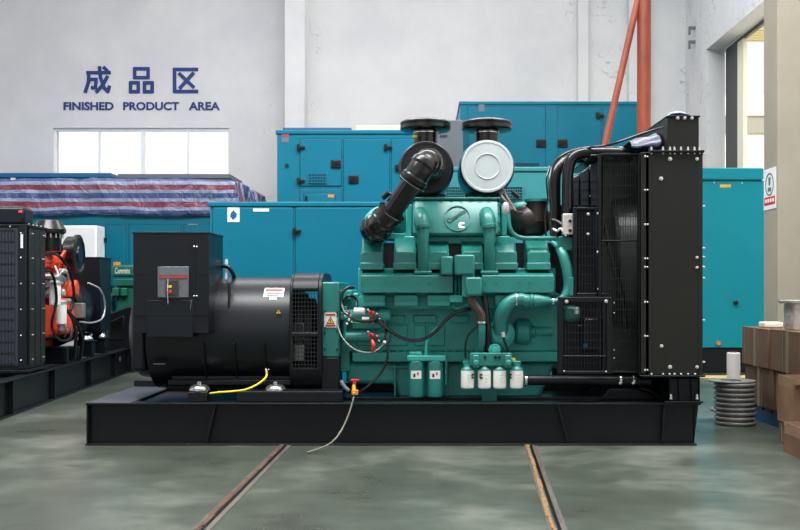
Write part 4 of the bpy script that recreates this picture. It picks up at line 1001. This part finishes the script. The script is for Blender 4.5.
# shroud and fan side guards
ys = .07
M_sh = mat('shroud_dark_metal', (52, 57, 52), .34, var=.3, vscale=2.5)
q = MB(); q.box(X(604, .35), X(641, .35), .42, 1.2, Z(372, .35), Z(155, .35)); q.box(xr0-.33, xr0, ys+.05, 1.2, Z(156, ys+.06), Z(154.5, ys+.06))
SHR = P('fan_shroud', q, M_sh, G, .01)
P('shroud_ring', MB().lathe((X(606, .62), .66, Z(262, .62)), (1, 0, 0), [(.50, 0), (.53, .02), (.53, .10), (.56, .16), (.60, .24)], 56, cap=False), M_sh, SHR)
P('drive_belt', MB().tube([V(606, 226, .14), V(613, 262, .12), V(622, 296, .14), V(626, 330, .2)], .02, 8), M_rubber, SHR)
fs = MB(); fs.pb(598.5, 601.5, 154, 373, ys, .04); fs.pb(638, 641.5, 154, 373, ys, .04); fs.pb(601, 638.5, 153, 155.4, ys, .04); fs.pb(601, 638.5, 371, 373, ys, .04); fs.pb(601, 638.5, 240, 241.5, ys, .03)
FG = P('guard_frame', fs, M_black, G, .003)
gq = MB(); gq.grid(X(601, ys), X(638.5, ys), Z(372, ys), Z(154, ys), ys+.012, .018, .075, .0016); P('wire_mesh', gq, M_wire, FG)
for py in (303, 313, 350, 358): bolt(614, py, ys-.02, FG, .007)
# lower guard box
yg = .0
lf = MB(); lf.pb(558, 563, 297, 374, yg, .05); lf.pb(607, 612, 297, 374, yg, .05); lf.pb(563, 607, 297, 302, yg, .05); lf.pb(563, 607, 371, 374, yg, .05); lf.pb(563, 607, 355.5, 357, yg, .03)
LF = P('guard_frame', lf, M_black, G, .004)
gq = MB(); gq.grid(X(563, yg), X(607, yg), Z(371, yg), Z(302, yg), yg+.02, .022, .055, .0016); P('wire_mesh', gq, M_wire, LF)
for px, py in ((566.5, 301.5), (606, 301.2)): bolt(px, py, yg, LF, .017)
for px, py in ((606, 371.5), (564, 371)): bolt(px, py, yg, LF, .008)
# upper guard box
yu = .10
lf = MB(); lf.pb(573.5, 577, 207, 297, yu, .05); lf.pb(596, 599, 207, 297, yu, .05); lf.pb(577, 597, 207, 209.5, yu, .05); lf.pb(577, 612, 293, 297, yu, .05)
UF = P('guard_frame', lf, M_black, G, .004)
gq = MB(); gq.grid(X(577, yu), X(597, yu), Z(293, yu), Z(209.5, yu), yu+.02, .02, .07, .0016); P('wire_mesh', gq, M_wire, UF)
for px, py, r_ in ((588, 214, .014), (598, 213.5, .012), (588, 234, .014), (597.8, 252, .013), (598.5, 289, .012)): bolt(px, py, yu-.01, UF, r_)
# slanted panels of the far guard
for k, (a, b, t0, t1) in enumerate(((573, 579.3, 177, 174.2), (580.3, 589.2, 172, 167.5), (590.4, 602, 164.5, 158))):
    q = MB(); q.pp([(a, 206), (b, 206), (b, t1), (a, t0)], .32, .5); o = P('fan_cowl_panel', q, mat('cowl_blue_black_paint', (34, 42, 52), .32, coat=.2), G, .008)
    q = MB()
    for j in range(3):
        z_ = 180+j*9; q.prism([(X(a+.5, .32), Z(z_+1.5, .32)), (X(b-.5, .32), Z(z_, .32)), (X(b-.5, .32), Z(z_+.6, .32)), (X(a+.5, .32), Z(z_+2.1, .32))], .315, .33)
    P('panel_ridge', q, M_black, o)
for px, py in ((590, 166), (590, 196)): bolt(px, py, .31, G, .008)
# inside of lower guard: belts, green alternator, dark hub
q = MB(); q.pb(565, 581, 306, 322, .3, .25); P('charging_alternator', q, M_green, G, .03); sticker(574.5, 579, 307, 314, .3, G, M_label, 'small white label', 'data_label')
P('fan_hub', MB().lathe(V(600, 262, .65), (1, 0, 0), [(.12, -.3), (.12, .02), (.22, .03), (.22, .06), (.1, .08)], 32), M_core, G)
P('front_support', MB().pb(560, 600, 325, 372, .45, .4).pb(576, 600, 210, 325, .5, .4), M_black2, G, .01)
P('shade_panel', MB().pb(552, 641, 205, 384, 1.2, .03), M_black2, G)  # black sheet added in place of the shaded hall behind the guards
P('belt_guard', MB().pb(583, 604, 318, 352, .3, .1), M_black2, G, .02)
P('breather_mark', MB().pb(583.5, 587.5, 343.5, 347.5, .29, .01), M_blue, G)
# big coolant hoses to the radiator top
yh = .2; u = S(yh)
CH = cable('upper_coolant_hose', [(568, 237, yh), (567.6, 215, yh), (567.4, 185, yh), (568.5, 170, yh), (572, 159, yh), (580, 153.5, yh), (592, 152.2, yh), (610, 152.2, yh), (620, 152.6, yh+.0), (625, 154, yh+.03), (628, 158, yh+.1)], 5.6*u, M_rubber, n=20)
cable('upper_coolant_hose', [(556, 237, yh+.12), (555.3, 215, yh+.12), (555, 190, yh+.12), (556, 174, yh+.12), (560.5, 164, yh+.15), (568, 158.5, yh+.2), (585, 158, yh+.3), (604, 159, yh+.35), (612, 162, yh+.4)], 5.6*u, M_rubber, n=20)
cable('vent_tube', [(551.5, 236, yh-.05), (550, 222, yh-.05), (551.5, 208, yh-.05), (549.5, 185, yh-.05), (552, 168, yh), (560, 157, yh), (574, 150, yh), (592, 147, yh-.05), (606, 145.5, -.0), (620, 141.5, -.07), (640, 134.5, -.08), (652, 130.5, -.08), (664, 127, -.06)], .009, M_rubber)
cable('vent_tube', [(546, 236, yh), (545, 215, yh), (548, 200, yh), (546.5, 180, yh), (550, 166, yh+.05)], .007, M_rubber)
q = MB()
for px in (611, 619): q.cyl(V(px, 152.4, yh+.02), V(px+1.6, 152.6, yh+.03), 5.9*u, n=24)
P('hose_clamp', q, M_label, CH)
ba = P('aluminium_block', MB().pb(563, 573, 213.5, 234.5, yh-.07, .07), M_foil, G, .004, label='bright aluminium hose block')
bolt(570, 221, yh-.07, ba, .016, M_plast); bolt(570, 230.5, yh-.07, ba, .016, M_plast)
P('hose_bundle', MB().tube([V(550, 220, .3), V(557, 222, .28), V(563, 226, .25)], .02), M_rubber, G)
cable('wire_loom', [(553, 229, .18), (557, 231, .16), (561, 229, .15), (566, 236, .14)], .010, M_steel)

# plastic sheeting thrown over the hoses, rag on the tank (things lying on the set)
def crumple(name, pts, rows, amp, m, seed, thick=.006):
    # pts: list of (px, py_top, y_front, y_back) stations; a draped sheet
    bm = bmesh.new(); G_ = []
    n = len(pts)
    SM = []
    for i in range(n-1):
        for j in range(10):
            t = j/10; SM.append([pts[i][k]*(1-t)+pts[i+1][k]*t for k in range(5)])
    SM.append(list(pts[-1]))
    for st in SM:
        px, py, y0, y1, drop = st; row = []
        for j in range(rows+1):
            t = j/rows; w_ = math.sin(PI*t)
            yy = y0+(y1-y0)*t
            z = Z(py, y0)-drop*(1-w_**.5)
            x = X(px, y0)
            nn = noise.noise(Vector((x*9+seed, yy*7, z*9)))*amp+noise.noise(Vector((x*22+seed, yy*18, z*22)))*amp*.5
            row.append(bm.verts.new((x+nn*.4, yy+nn, z+nn)))
        G_.append(row)
    for i in range(len(G_)-1):
        for j in range(rows): bm.faces.new((G_[i][j], G_[i+1][j], G_[i+1][j+1], G_[i][j+1]))
    for f in bm.faces: f.smooth = True
    bmesh.ops.recalc_face_normals(bm, faces=bm.faces)
    me = bpy.data.meshes.new(name); bm.to_mesh(me); bm.free(); me.materials.append(m)
    o = link(name, me); md = o.modifiers.new('thick', 'SOLIDIFY'); md.thickness = thick; return o
o = crumple('plastic_sheet', [(632, 138.5, .05, .45, .05), (638, 136.5, .05, .5, .08), (650, 133, .05, .5, .10), (657, 130.5, .05, .5, .12), (662, 128.8, .05, .5, .12)], 30, .02, M_bplast, 3)
tag(o, 'crumpled blue-grey plastic sheet lying over the black hoses beside the radiator tank', 'plastic sheet')
o = crumple('cloth_rag', [(670, 114.6, .1, .35, .0), (672, 110.5, .08, .4, .02), (680, 108.2, .07, .42, .032), (686, 111, .08, .4, .02), (690, 114.6, .1, .35, .0)], 14, .007, mat('pale_blue_cloth', (150, 160, 176), .8), 9)
tag(o, 'pale blue-grey rag lying on top of the radiator tank', 'rag')

# ------------------------------------------------------------------ orange engine generator set on the left (runs away from the camera)
OG = T('diesel_generator_set', 'orange-red engine generator set behind a black radiator at the left edge', 'generator', (0, 0, 0))
# local frame: x = 0 is its right side, y runs away from the camera
q = MB()
for a, s in ((0, -1), (-1.15, 1)):
    q.box(a+s*.05, a+s*.062, -.5, 4.65, .01, .31); q.box(a, a+s*.12, -.5, 4.65, .305, .32); q.box(a, a+s*.12, -.5, 4.65, 0, .014)
SB = P('skid_beam', q, M_black, OG, .003)
q = MB(); q.box(-1.13, -.02, 4.63, 4.65, .014, .305); q.box(-1.13, -.02, -.5, -.48, .014, .305); P('end_beam', q, M_black, OG)
q = MB()
for yy in (.15, 1.35, 2.7, 3.85): q.box(-.052, -.006, yy, yy+.012, .014, .305)
P('stiffener_rib', q, M_black, SB)
q = MB()
for yy in (1.45, 4.25): q.cyl((-.056, yy, .2), (-.045, yy, .2), .035, n=16)
P('lifting_hole', q, M_greyp, SB)
P('deck_plate', MB().box(-1.03, -.12, -.45, 4.6, .27, .29), M_black2, OG)
# radiator
rx = -.06
q = MB(); q.box(-1.1, rx, .66, 1.2, .36, 1.70)
OR_ = P('radiator_body', q, M_black2, OG, .008)
q = MB()
for yy in (.70, .86, 1.02): q.box(rx, rx+.02, yy, yy+.14, .40, 1.68)
P('side_channel', q, M_shroud, OR_, .004)
q = MB(); q.grid(-1.08, -.16, .42, 1.66, .645, .030, .1, .0028); P('core_grille', q, mat('grille_grey_wire', (26, 29, 35), .4), OR_)
P('core_face', MB().box(-1.09, -.12, .652, .664, .4, 1.68), mat('blue_grey_core', (44, 49, 60), .5), OR_)
P('corner_post', MB().box(-.13, rx+.004, .640, .668, .37, 1.69), M_black2, OR_, .004)
P('white_strip', MB().box(-.102, -.082, .632, .641, 1.49, 1.62), M_label, OR_, label='narrow white label')
q = MB(); q.box(-1.12, rx+.03, .64, 1.23, 1.69, 1.71); q.box(-1.12, rx+.03, .64, 1.23, .335, .36); P('radiator_flange', q, M_black, OR_, .003)
tk = P('header_tank', MB().box(-1.05, -.10, .72, 1.0, 1.71, 1.885), M_black2, OR_, .03)
P('tank_badge', MB().box(-.15, -.115, .712, .72, 1.82, 1.845), mat('red_badge_label', (220, 80, 60), .4), tk, .006, label='small red label')  # small badge in one plain red, no emission
def lbolt(x, y, z, par, d=(0, -1, 0), r=.012):
    o = bolt(0, 0, 0, par, r=r*.8, d=d)
    o.location = (x, y, z)
    return o
for z in (.45, .68, .92, 1.16, 1.40, 1.63):
    lbolt(-.10, .64, z, OR_); lbolt(rx+.02, .77, z, OR_, (1, 0, 0)); lbolt(rx+.02, 1.09, z, OR_, (1, 0, 0))
for x in (-.2, -.32, -.44, -.56, -.68): lbolt(x, .645, 1.69, OR_)
for k in range(5): lbolt(rx+.01, .7+k*.12, 1.71, OR_, (0, 0, 1))
P('radiator_leg', MB().box(-.16, -.06, .7, .8, .32, .36).box(-.16, -.06, 1.05, 1.15, .32, .36).box(-1.08, -.98, .7, .8, .32, .36).box(-1.08, -.98, 1.05, 1.15, .32, .36), M_black, OR_)
# engine
EO = P('engine_block', MB().box(-.92, -.32, 1.45, 2.75, .55, 1.28), mat('dark_engine_core', (70, 34, 28), .5, var=.2), OG, .03)
P('oil_sump', MB().box(-.82, -.42, 1.5, 2.7, .36, .58), M_orange, EO, .04)
for k in range(6):
    y0 = 1.47+k*.2
    P('cylinder_head', MB().fru((-.88, -.30, y0, y0+.185), 1.28, (-.85, -.34, y0+.015, y0+.17), 1.42).cyl((-.38, y0+.09, 1.40), (-.38, y0+.09, 1.455), .018, n=8), M_orange, EO, .012)
P('intake_manifold', MB().box(-.34, -.2, 1.5, 2.3, 1.33, 1.47), M_orange, OG, .03)
P('manifold_rib', MB().box(-.197, -.185, 1.5, 2.25, 1.38, 1.41).box(-.22, -.185, 1.62, 1.67, 1.33, 1.47).box(-.22, -.185, 1.86, 1.91, 1.33, 1.47).box(-.22, -.185, 2.1, 2.15, 1.33, 1.47), M_orange, OG, .006)
P('lower_casting', MB().fru((-.36, -.12, 2.0, 2.62), .62, (-.34, -.16, 2.05, 2.5), 1.02), M_orange, OG, .04)
P('gear_cover', MB().box(-.34, -.10, 2.25, 2.55, 1.02, 1.18).cyl((-.2, 2.42, 1.12), (-.08, 2.42, 1.12), .09, n=20), M_orange, OG, .02)
P('side_cover', MB().box(-.34, -.20, 1.45, 1.98, .60, .95), M_orange, OG, .03)
P('oil_cooler', MB().cyl((-.17, 1.62, 1.20), (-.17, 2.05, 1.20), .075, n=20), M_cast, OG)
P('fuel_pump', MB().box(-.28, -.14, 1.65, 2.1, 1.02, 1.12).cyl((-.13, 1.75, 1.07), (-.08, 1.75, 1.07), .04, n=14).cyl((-.13, 1.95, 1.07), (-.08, 1.95, 1.07), .04, n=14), M_foil, OG, .01)
for yy, za, zb in ((1.52, .94, 1.15), (1.72, .74, .95)):
    o = P('fuel_filter', MB().lathe((-.055, yy, za), (0, 0, 1), [(.04, 0), (.056, .01), (.058, .03), (.058, zb-za)], 24), M_filt, OG, label='white fuel filter canister')
    P('filter_head', MB().lathe((-.055, yy, zb), (0, 0, 1), [(.062, 0), (.062, .03), (.03, .05)], 20), M_steel, o)
P('filter_bowl', MB().lathe((-.055, 1.72, .66), (0, 0, 1), [(.02, 0), (.035, .02), (.035, .08)], 16), M_cast, OG)
def lcab(nm, pts, r, m, lb=None): return P(nm, MB().tube(pts, r, 8), m, OG, label=lb)
lcab('hose', [(-.15, 1.35, 1.45), (-.06, 1.6, 1.46), (-.02, 1.9, 1.30), (-.03, 2.1, 1.05), (-.06, 2.05, .85)], .016, M_rubber)
lcab('hose', [(-.1, 1.3, 1.30), (-.04, 1.4, 1.25), (-.02, 1.45, 1.0), (-.05, 1.4, .75), (-.03, 1.55, .60), (-.02, 1.9, .58), (-.05, 2.1, .7)], .014, M_rubber)
lcab('hose', [(-.1, 1.9, .95), (-.02, 2.0, .8), (-.01, 2.1, .6), (-.03, 2.1, .33)], .018, M_rubber)
lcab('hose', [(-.12, 2.1, .9), (-.03, 2.2, .75), (-.01, 2.35, .55), (-.03, 2.35, .33)], .018, M_rubber)
lcab('wire', [(-.12, 1.8, 1.22), (-.08, 1.9, 1.3), (-.09, 2.1, 1.25), (-.12, 2.2, 1.1)], .010, M_steel)
lcab('wire', [(-.14, 1.5, 1.3), (-.09, 1.6, 1.24), (-.09, 1.75, 1.26), (-.14, 1.8, 1.35)], .009, M_label)
lcab('wire', [(-.10, 1.7, .9), (-.06, 1.8, .82), (-.05, 1.9, .66), (-.1, 2.0, .6)], .010, M_steel)
lcab('oil_line', [(-.2, 2.2, 1.45), (-.17, 2.25, 1.52), (-.19, 2.3, 1.47), (-.2, 2.35, 1.35)], .016, M_orange)
lcab('wire', [(-.12, 3.0, 1.18), (-.02, 3.15, 1.10), (0, 3.3, .92), (-.01, 3.2, .76), (-.04, 2.85, .72), (-.1, 2.6, .74)], .011, M_steel, 'silver conduit')
P('junction_box', MB().box(-.2, -.07, 2.6, 2.72, .78, .95), M_cast, OG, .01)
P('engine_mount', MB().box(-.3, -.05, 1.9, 2.0, .32, .5).box(-.3, -.05, 2.3, 2.42, .32, .48), M_black, OG, .01)
# air filter and rain cap
q = MB(); q.lathe((-.34, 2.5, 1.49), (1, -.03, 0), [(.18, .12), (.205, .14), (.205, .22), (.225, .23), (.225, .26), (.19, .27), (.17, .255), (.1, .26), (.09, .275), (.03, .275)], 40); AF = P('air_filter', q, M_rubber, OG)
P('filter_duct', MB().tube([(-.42, 1.9, 1.48), (-.40, 2.1, 1.58), (-.30, 2.45, 1.52)], .10, 20), M_rubber, OG)
q = MB(); q.lathe((-.19, 1.78, 1.50), (0, 0, 1), [(.12, 0), (.12, .17), (.14, .18), (.165, .20), (.165, .23), (.12, .32), (.05, .33)], 36); P('rain_cap', q, M_rubber, OG, sharp=25)
q = MB()
for k in range(16):
    a = 2*PI*k/16; q.cyl((-.19+.135*math.cos(a), 1.78+.135*math.sin(a), 1.64), (-.19+.135*math.cos(a), 1.78+.135*math.sin(a), 1.70), .008, n=6)
P('intake_slots', q, M_steel, OG)
# alternator and terminal box
q = MB(); q.lathe((-.5, 2.8, .86), (0, 1, 0), [(.40, 0), (.40, .3), (.36, .34), (.36, 1.3), (.28, 1.4)], 40); P('alternator_body', q, M_black2, OG)
TB2 = P('terminal_box', MB().box(-.92, -.08, 3.42, 3.92, .60, 1.49), M_black2, OG, .008)
P('box_lid', MB().box(-.93, -.07, 3.41, 3.93, 1.475, 1.495), M_black, TB2, .003)
P('bell_housing', MB().lathe((-.5, 2.68, .86), (0, 1, 0), [(.36, 0), (.42, .05), (.42, .12)], 36), M_black, OG)
for yy in (3.05, 3.65):
    P('mount_pedestal', MB().box(-.25, -.07, yy-.08, yy+.08, .32, .50).box(-.27, -.05, yy-.1, yy+.1, .495, .51), M_black, OG, .004)
    P('vibration_mount', MB().lathe((-.16, yy, .51), (0, 0, 1), [(.085, 0), (.09, .015), (.07, .05), (.03, .065), (.018, .07), (.014, .10)], 24), M_chrome, OG, label='shiny domed steel mount')
    P('alternator_foot', MB().box(-.5, -.1, yy-.07, yy+.07, .575, .6), M_black2, OG)
# small metal fittings on the orange engine
for k_, (a_, b_, c_, m_) in enumerate(((-.12, 1.62, 1.24, M_steel), (-.10, 1.85, 1.17, M_cast), (-.11, 2.05, 1.30, M_steel), (-.10, 1.55, 1.05, M_cast), (-.09, 2.15, .98, M_steel), (-.08, 1.95, .72, M_cast))):
    o = P('fitting', MB().cyl((a_-.06, b_, c_), (a_+.01, b_, c_), .028, n=14).cyl((a_, b_, c_), (a_+.03, b_, c_), .014, n=10), m_, OG)

OG.location = (-3.60, 1.5, 0); OG.rotation_euler = (0, 0, math.radians(4.0))

# white cabinet beyond
wc = T('control_cabinet', 'plain white cabinet standing between the orange engine and the teal enclosure', 'cabinet', (X(78, 6.4), 6.55, 0))
P('body', MB().box(X(58, 6.4), X(96.5, 6.4), 6.4, 6.75, .1, Z(225.5, 6.4)), M_white, wc, .01)
P('cabinet_door', MB().box(X(59, 6.4), X(95.5, 6.4), 6.385, 6.4, .14, Z(227, 6.4)), M_white, wc, .004)
P('plinth', MB().box(X(58, 6.4), X(96.5, 6.4), 6.41, 6.74, 0, .1), M_black, wc)
for pz in (1.75, 1.35): P('hinge', MB().box(X(96.5, 6.4), X(96.5, 6.4)+.03, 6.70, 6.75, pz, pz+.07), M_plast, wc)
# small green genset beyond, parallel to the big one
gg = T('diesel_generator_set', 'small green engine generator set partly hidden left of the black terminal box', 'generator', (X(140, 6.6), 6.6, 0))
y = 6.35
M_gdark = mat('dark_green_engine_paint', (20, 92, 74), .4, var=.1)
P('skid_beam', MB().box(X(104, y), X(190, y), y-.12, y-.06, 0, .22).box(X(104, y), X(190, y), y+.44, y+.5, 0, .22), M_black, gg)
P('engine_block', MB().pb(116, 160, 282, 345, y, .4), M_gdark, gg, .03)
hd = P('valve_cover', MB().pb(111, 150, 265, 277, y+.02, .3), M_gdark, gg, .03)
P('cover_letters', text_mb('Cummins', X(114.5, y), X(129.5, y), Z(273.6, y), Z(267.6, y), y+.022, .006), M_label, hd)
P('filler_cap', MB().cyl(V(117, 265, y+.1), V(117, 262, y+.1), .05, n=14), M_org, gg)
P('exhaust_manifold', MB().pb(113, 150, 279, 286, y-.04, .1).cyl(V(116, 288, y-.05), V(116, 296, y-.05), .05, n=16).cyl(V(124, 288, y-.05), V(124, 296, y-.05), .05, n=16), M_gdark, gg, .01)
P('fan_cover', MB().lathe(V(112, 300, y+.15), (-1, 0, 0), [(.2, 0), (.2, .05), (.16, .07), (.05, .09)], 28), M_gdark, gg)
P('water_hose', MB().tube([V(108, 330, y), V(106.5, 315, y), V(110, 300, y-.02), V(116, 292, y-.02)], .035), M_gdark, gg)
P('side_bracket', MB().pb(105, 112, 300, 345, y+.05, .1), M_gdark, gg, .01)
q = MB(); q.pp([(107, 378), (107, 318), (110, 313), (128, 306), (150, 306), (150, 378)], y-.2, .12); P('black_cowl', q, M_black2, gg, .02)
q = MB(); q.pp([(109, 340), (109, 322), (124, 315), (124, 340)], y-.215, .02); P('cowl_panel', q, M_plast, gg, .01)

# ------------------------------------------------------------------ right side: cartons, flanges, rolls
BX = 2.8
def carton(nm, label, x0, x1, y0, y1, z0, z1, m, tapes=2, group=None):
    r = T(nm, label, 'box', ((x0+x1)/2, (y0+y1)/2, z0), group)
    P('carton_body', MB().box(x0, x1, y0, y1, z0, z1), m, r, .006)
    mid = (y0+y1)/2
    P('packing_tape', MB().box(x0-.0015, x0, mid-.03, mid+.03, z0, z1).box(x0, x1, mid-.03, mid+.03, z1, z1+.0015), M_tape, r)
    for k in range(tapes):
        yy = y0+(y1-y0)*(k+.5)/tapes+.09
        P('strap', MB().box(x0-.003, x0, yy-.005, yy+.005, z0, z1).box(x0-.003, x1, yy-.005, yy+.005, z1-.0005, z1+.003), M_clear, r)
    q = MB(); q.box(x0-.001, x0, y0+.001, y1-.001, z1-.006, z1-.003)
    P('flap_seam', q, M_cardd, r)
    return r
# blue pallet
pt = T('pallet', 'blue plastic pallet on the floor under the brown cartons', 'pallet', (3.2, 1, 0))
q = MB()
for k in range(7): q.box(BX+.03, 3.75, .22+k*.21, .22+k*.21+.15, .10, .13)
P('deck_board', q, M_pallet, pt, .003)
for xx in (BX+.03, 3.25, 3.65): P('runner', MB().box(xx, xx+.1, .22, 1.63, 0, .10), M_pallet, pt, .003)
carton('cardboard_box', 'long brown carton lying on the blue pallet, under another', BX, 3.55, .92, 1.62, .131, .458, M_cardd, 2)
carton('cardboard_box', 'brown carton on the blue pallet nearer the camera, partly behind open cartons', BX+.01, 3.5, .2, .90, .131, .455, M_card, 1)
carton('cardboard_box', 'brown taped carton on top of the stack, with a cream packet on it', BX-.02, 3.55, .98, 1.64, .462, .785, M_card, 2)
carton('cardboard_box', 'brown carton on top of the stack, carrying the film-wrapped steel part', BX-.01, 3.5, .22, .96, .462, .79, M_card, 1)
o = P('paper_packet', MB().box(BX+.03, BX+.19, 1.22, 1.36, .788, .835), M_cream, None, .01); tag(o, 'cream paper packet lying on the top carton', 'packet')
o = P('plastic_wrap', MB().sph((BX+.25, 1.0, .826), .035, 1.5, 1, .7), M_roll, None); tag(o, 'small crumpled piece of white wrapping beside the cream packet', 'wrapping')
# open cartons in front
def open_carton(label, x0, x1, y0, y1, z0, z1, m):
    r = T('open_carton', label, 'box', ((x0+x1)/2, (y0+y1)/2, z0))
    t = .006
    q = MB(); q.box(x0, x1, y0, y0+t, z0, z1); q.box(x0, x1, y1-t, y1, z0, z1); q.box(x0, x0+t, y0+t, y1-t, z0, z1); q.box(x1-t, x1, y0+t, y1-t, z0, z1); q.box(x0+t, x1-t, y0+t, y1-t, z0, z0+t)
    P('carton_body', q, m, r)
    L = .14
    q = MB(); q.prism([(x0, z1), (x0+.006, z1), (x0+.016, z1+L*.5), (x0+.01, z1+L*.5)], y0+.01, y1-.01); P('flap', q, M_card, r)
    q = MB(); q.prism([(x1, z1), (x1-.006, z1), (x1+.04, z1+L), (x1+.046, z1+L)], y0+.01, y1-.01); P('flap', q, M_card, r)
    q = MB(); q.prism([(y0, z1), (y0+.006, z1), (y0-.03, z1+.03), (y0-.036, z1+.03)], x0+.01, x1-.01, 'X'); P('flap', q, M_card, r)
    q = MB(); q.prism([(y1, z1), (y1-.006, z1), (y1+.012, z1+.07), (y1+.018, z1+.07)], x0+.01, x1-.01, 'X'); P('flap', q, M_card, r)
    return r
open_carton('open flattened carton on the floor at the right edge, lowest', 2.46, 2.90, -.66, -.24, 0.0, .13, M_cardd)
carton('cardboard_box', 'brown carton on the floor supporting the open carton at the right edge', 2.57, 2.77, -.15, .16, 0, .16, M_cardd, 1)
open_carton('open brown carton with raised flaps at the right edge', 2.56, 2.77, -.155, .16, .162, .42, M_card)
# film wrapped steel part on the carton
c = Vector((2.93, .72, .795)); u = .0079
fw = T('wrapped_flange', 'shiny film-wrapped steel flange part standing on the top carton', 'machine part', tuple(c))
q = MB(); q.lathe(c, (0, 0, 1), [(.105, 0), (.11, .01), (.108, .10), (.112, .15), (.108, .205)], 32); P('wrapped_barrel', q, M_foil, fw)
q = MB(); q.lathe(c+Vector((0, 0, .205)), (0, 0, 1), [(.145, 0), (.15, .008), (.15, .022), (.12, .027), (.09, .027)], 36); P('top_flange', q, M_foil, fw)
# stack of ribbed steel flanges: every ring a thing
c = Vector((X(735, 1.1), 1.1, 0)); r0 = .163
n = 9; h = .039
ring = None
def make_ring(idx):
    r = T('steel_flange', '', 'flange', (c.x, c.y, idx*h), 'steel flanges stacked on the floor')
    q = MB(); q.lathe((c.x, c.y, idx*h), (0, 0, 1), [(.10, .0005), (r0*.90, .001), (r0*.90, .008), (r0, .011), (r0+.004, .016), (r0+.004, .026), (r0, .030), (r0*.91, .033), (r0*.91, h-.0005), (.10, h-.0005), (.10, .0005)], 44, cap=False)
    P('flange_ring', q, M_cast, r); 
    q = MB(); q.lathe((c.x, c.y, idx*h+.002), (0, 0, 1), [(.085, 0), (.099, 0), (.099, h-.004), (.085, h-.004), (.085, 0)], 36, cap=False)
    P('inner_collar', q, M_black2, r)
    return r
ring = make_ring(0)
names = ['bottom', 'second from the bottom', 'third from the bottom', 'fourth from the bottom', 'middle', 'fourth from the top', 'third from the top', 'second from the top', 'top']
names[4] = 'fifth from the bottom'
for k in range(n):
    o = ring if k == 0 else copy_tree(ring)
    o.location = (c.x+random.uniform(-.003, .003), c.y, k*h); o['label'] = 'machined steel flange ring in the round floor stack, '+names[k]
fp = P('steel_plate_ring', MB().lathe((c.x-.02, c.y+.04, n*h+.001), (0, 0, 1), [(.085, 0), (.195, 0), (.197, .003), (.195, .008), (.085, .008), (.085, 0)], 44, cap=False), M_cast); tag(fp, 'wide thin steel ring plate capping the stack of flanges', 'ring plate')
# film roll standing behind
c = Vector((X(733.5, 2.0), 2.0, 0))
fr_ = T('film_roll', 'white roll of wrapping film standing behind the flange stack', 'roll', tuple(c))
P('roll', MB().lathe(c, (0, 0, 1), [(.058, .001), (.060, .003), (.060, .525), (.056, .53), (.03, .53)], 28), M_roll, fr_)
P('cardboard_core', MB().lathe(c+Vector((0, 0, .531)), (0, 0, 1), [(.03, 0), (.03, .012), (.024, .012), (.024, 0), (.03, 0)], 20, cap=False), M_rust, fr_, label='reddish cardboard core')
o = P('twine_coil', MB().tube([(c.x-.1, c.y-.05, .012), (c.x-.16, c.y-.1, .012), (c.x-.2, c.y+.02, .012), (c.x-.12, c.y+.1, .012), (c.x-.06, c.y+.05, .012)], .011), M_cast); tag(o, 'short bent piece of grey cable on the floor behind the flanges', 'cable')

# ------------------------------------------------------------------ light
wd = bpy.data.worlds.new('world'); sc.world = wd; wd.use_nodes = True
nt = wd.node_tree; bg = nt.nodes['Background']
tc = nt.nodes.new('ShaderNodeTexCoord'); sp = nt.nodes.new('ShaderNodeSeparateXYZ'); nt.links.new(tc.outputs['Generated'], sp.inputs[0])
rp = nt.nodes.new('ShaderNodeValToRGB'); e = rp.color_ramp.elements
e[0].position = .40; e[0].color = (.35, .36, .37, 1); e[1].position = .75; e[1].color = (1.0, 1.01, 1.04, 1)
k = e.new(.50); k.color = (1.35, 1.36, 1.38, 1)
mr = nt.nodes.new('ShaderNodeMapRange'); mr.inputs['From Min'].default_value = -1; nt.links.new(sp.outputs['Z'], mr.inputs['Value'])
nt.links.new(mr.outputs['Result'], rp.inputs['Fac']); 
my = nt.nodes.new('ShaderNodeMapRange'); my.inputs['From Min'].default_value = -.75; my.inputs['From Max'].default_value = .1; my.inputs['To Min'].default_value = .38; my.inputs['To Max'].default_value = 1.0; nt.links.new(sp.outputs['Y'], my.inputs['Value'])
mz = nt.nodes.new('ShaderNodeMapRange'); mz.inputs['From Min'].default_value = .3; mz.inputs['From Max'].default_value = .6; nt.links.new(sp.outputs['Z'], mz.inputs['Value'])
mxx = nt.nodes.new('ShaderNodeMath'); mxx.operation = 'MAXIMUM'; nt.links.new(my.outputs['Result'], mxx.inputs[0]); nt.links.new(mz.outputs['Result'], mxx.inputs[1])
vm = nt.nodes.new('ShaderNodeMixRGB'); vm.blend_type = 'MULTIPLY'; vm.inputs['Fac'].default_value = 1; nt.links.new(rp.outputs['Color'], vm.inputs['Color1']); nt.links.new(mxx.outputs[0], vm.inputs['Color2']); nt.links.new(vm.outputs['Color'], bg.inputs['Color']); bg.inputs['Strength'].default_value = .85
def area(name, loc, rot, sx, sy, e, col=(1, 1, 1)):
    l = bpy.data.lights.new(name, 'AREA'); l.shape = 'RECTANGLE'; l.size = sx; l.size_y = sy; l.energy = e; l.color = col
    o = bpy.data.objects.new(name, l); COL.objects.link(o); o.location = loc; o.rotation_euler = rot; return o
area('roof_light', (0, -1.8, 8.5), (0, 0, 0), 12, 2.5, 1900)
area('roof_light', (0, 6.5, 8.5), (0, 0, 0), 12, 2.5, 560)
area('front_fill', (-5, -12, 5.5), (math.radians(72), 0, math.radians(-22)), 9, 5, 90, (1, .99, .97))  # unseen fill lamp added high behind the camera
area('yard_fill', (14, 9, 13), (0, 0, 0), 12, 16, 3500, (1, .96, .88))  # unseen lamp added over the yard, bounces light up to the window soffit
area('yard_fill', (17, 12, 12), (math.radians(70), 0, 0), 14, 6, 3500, (1, .97, .9))  # unseen lamp added to brighten the outside building in place of sun
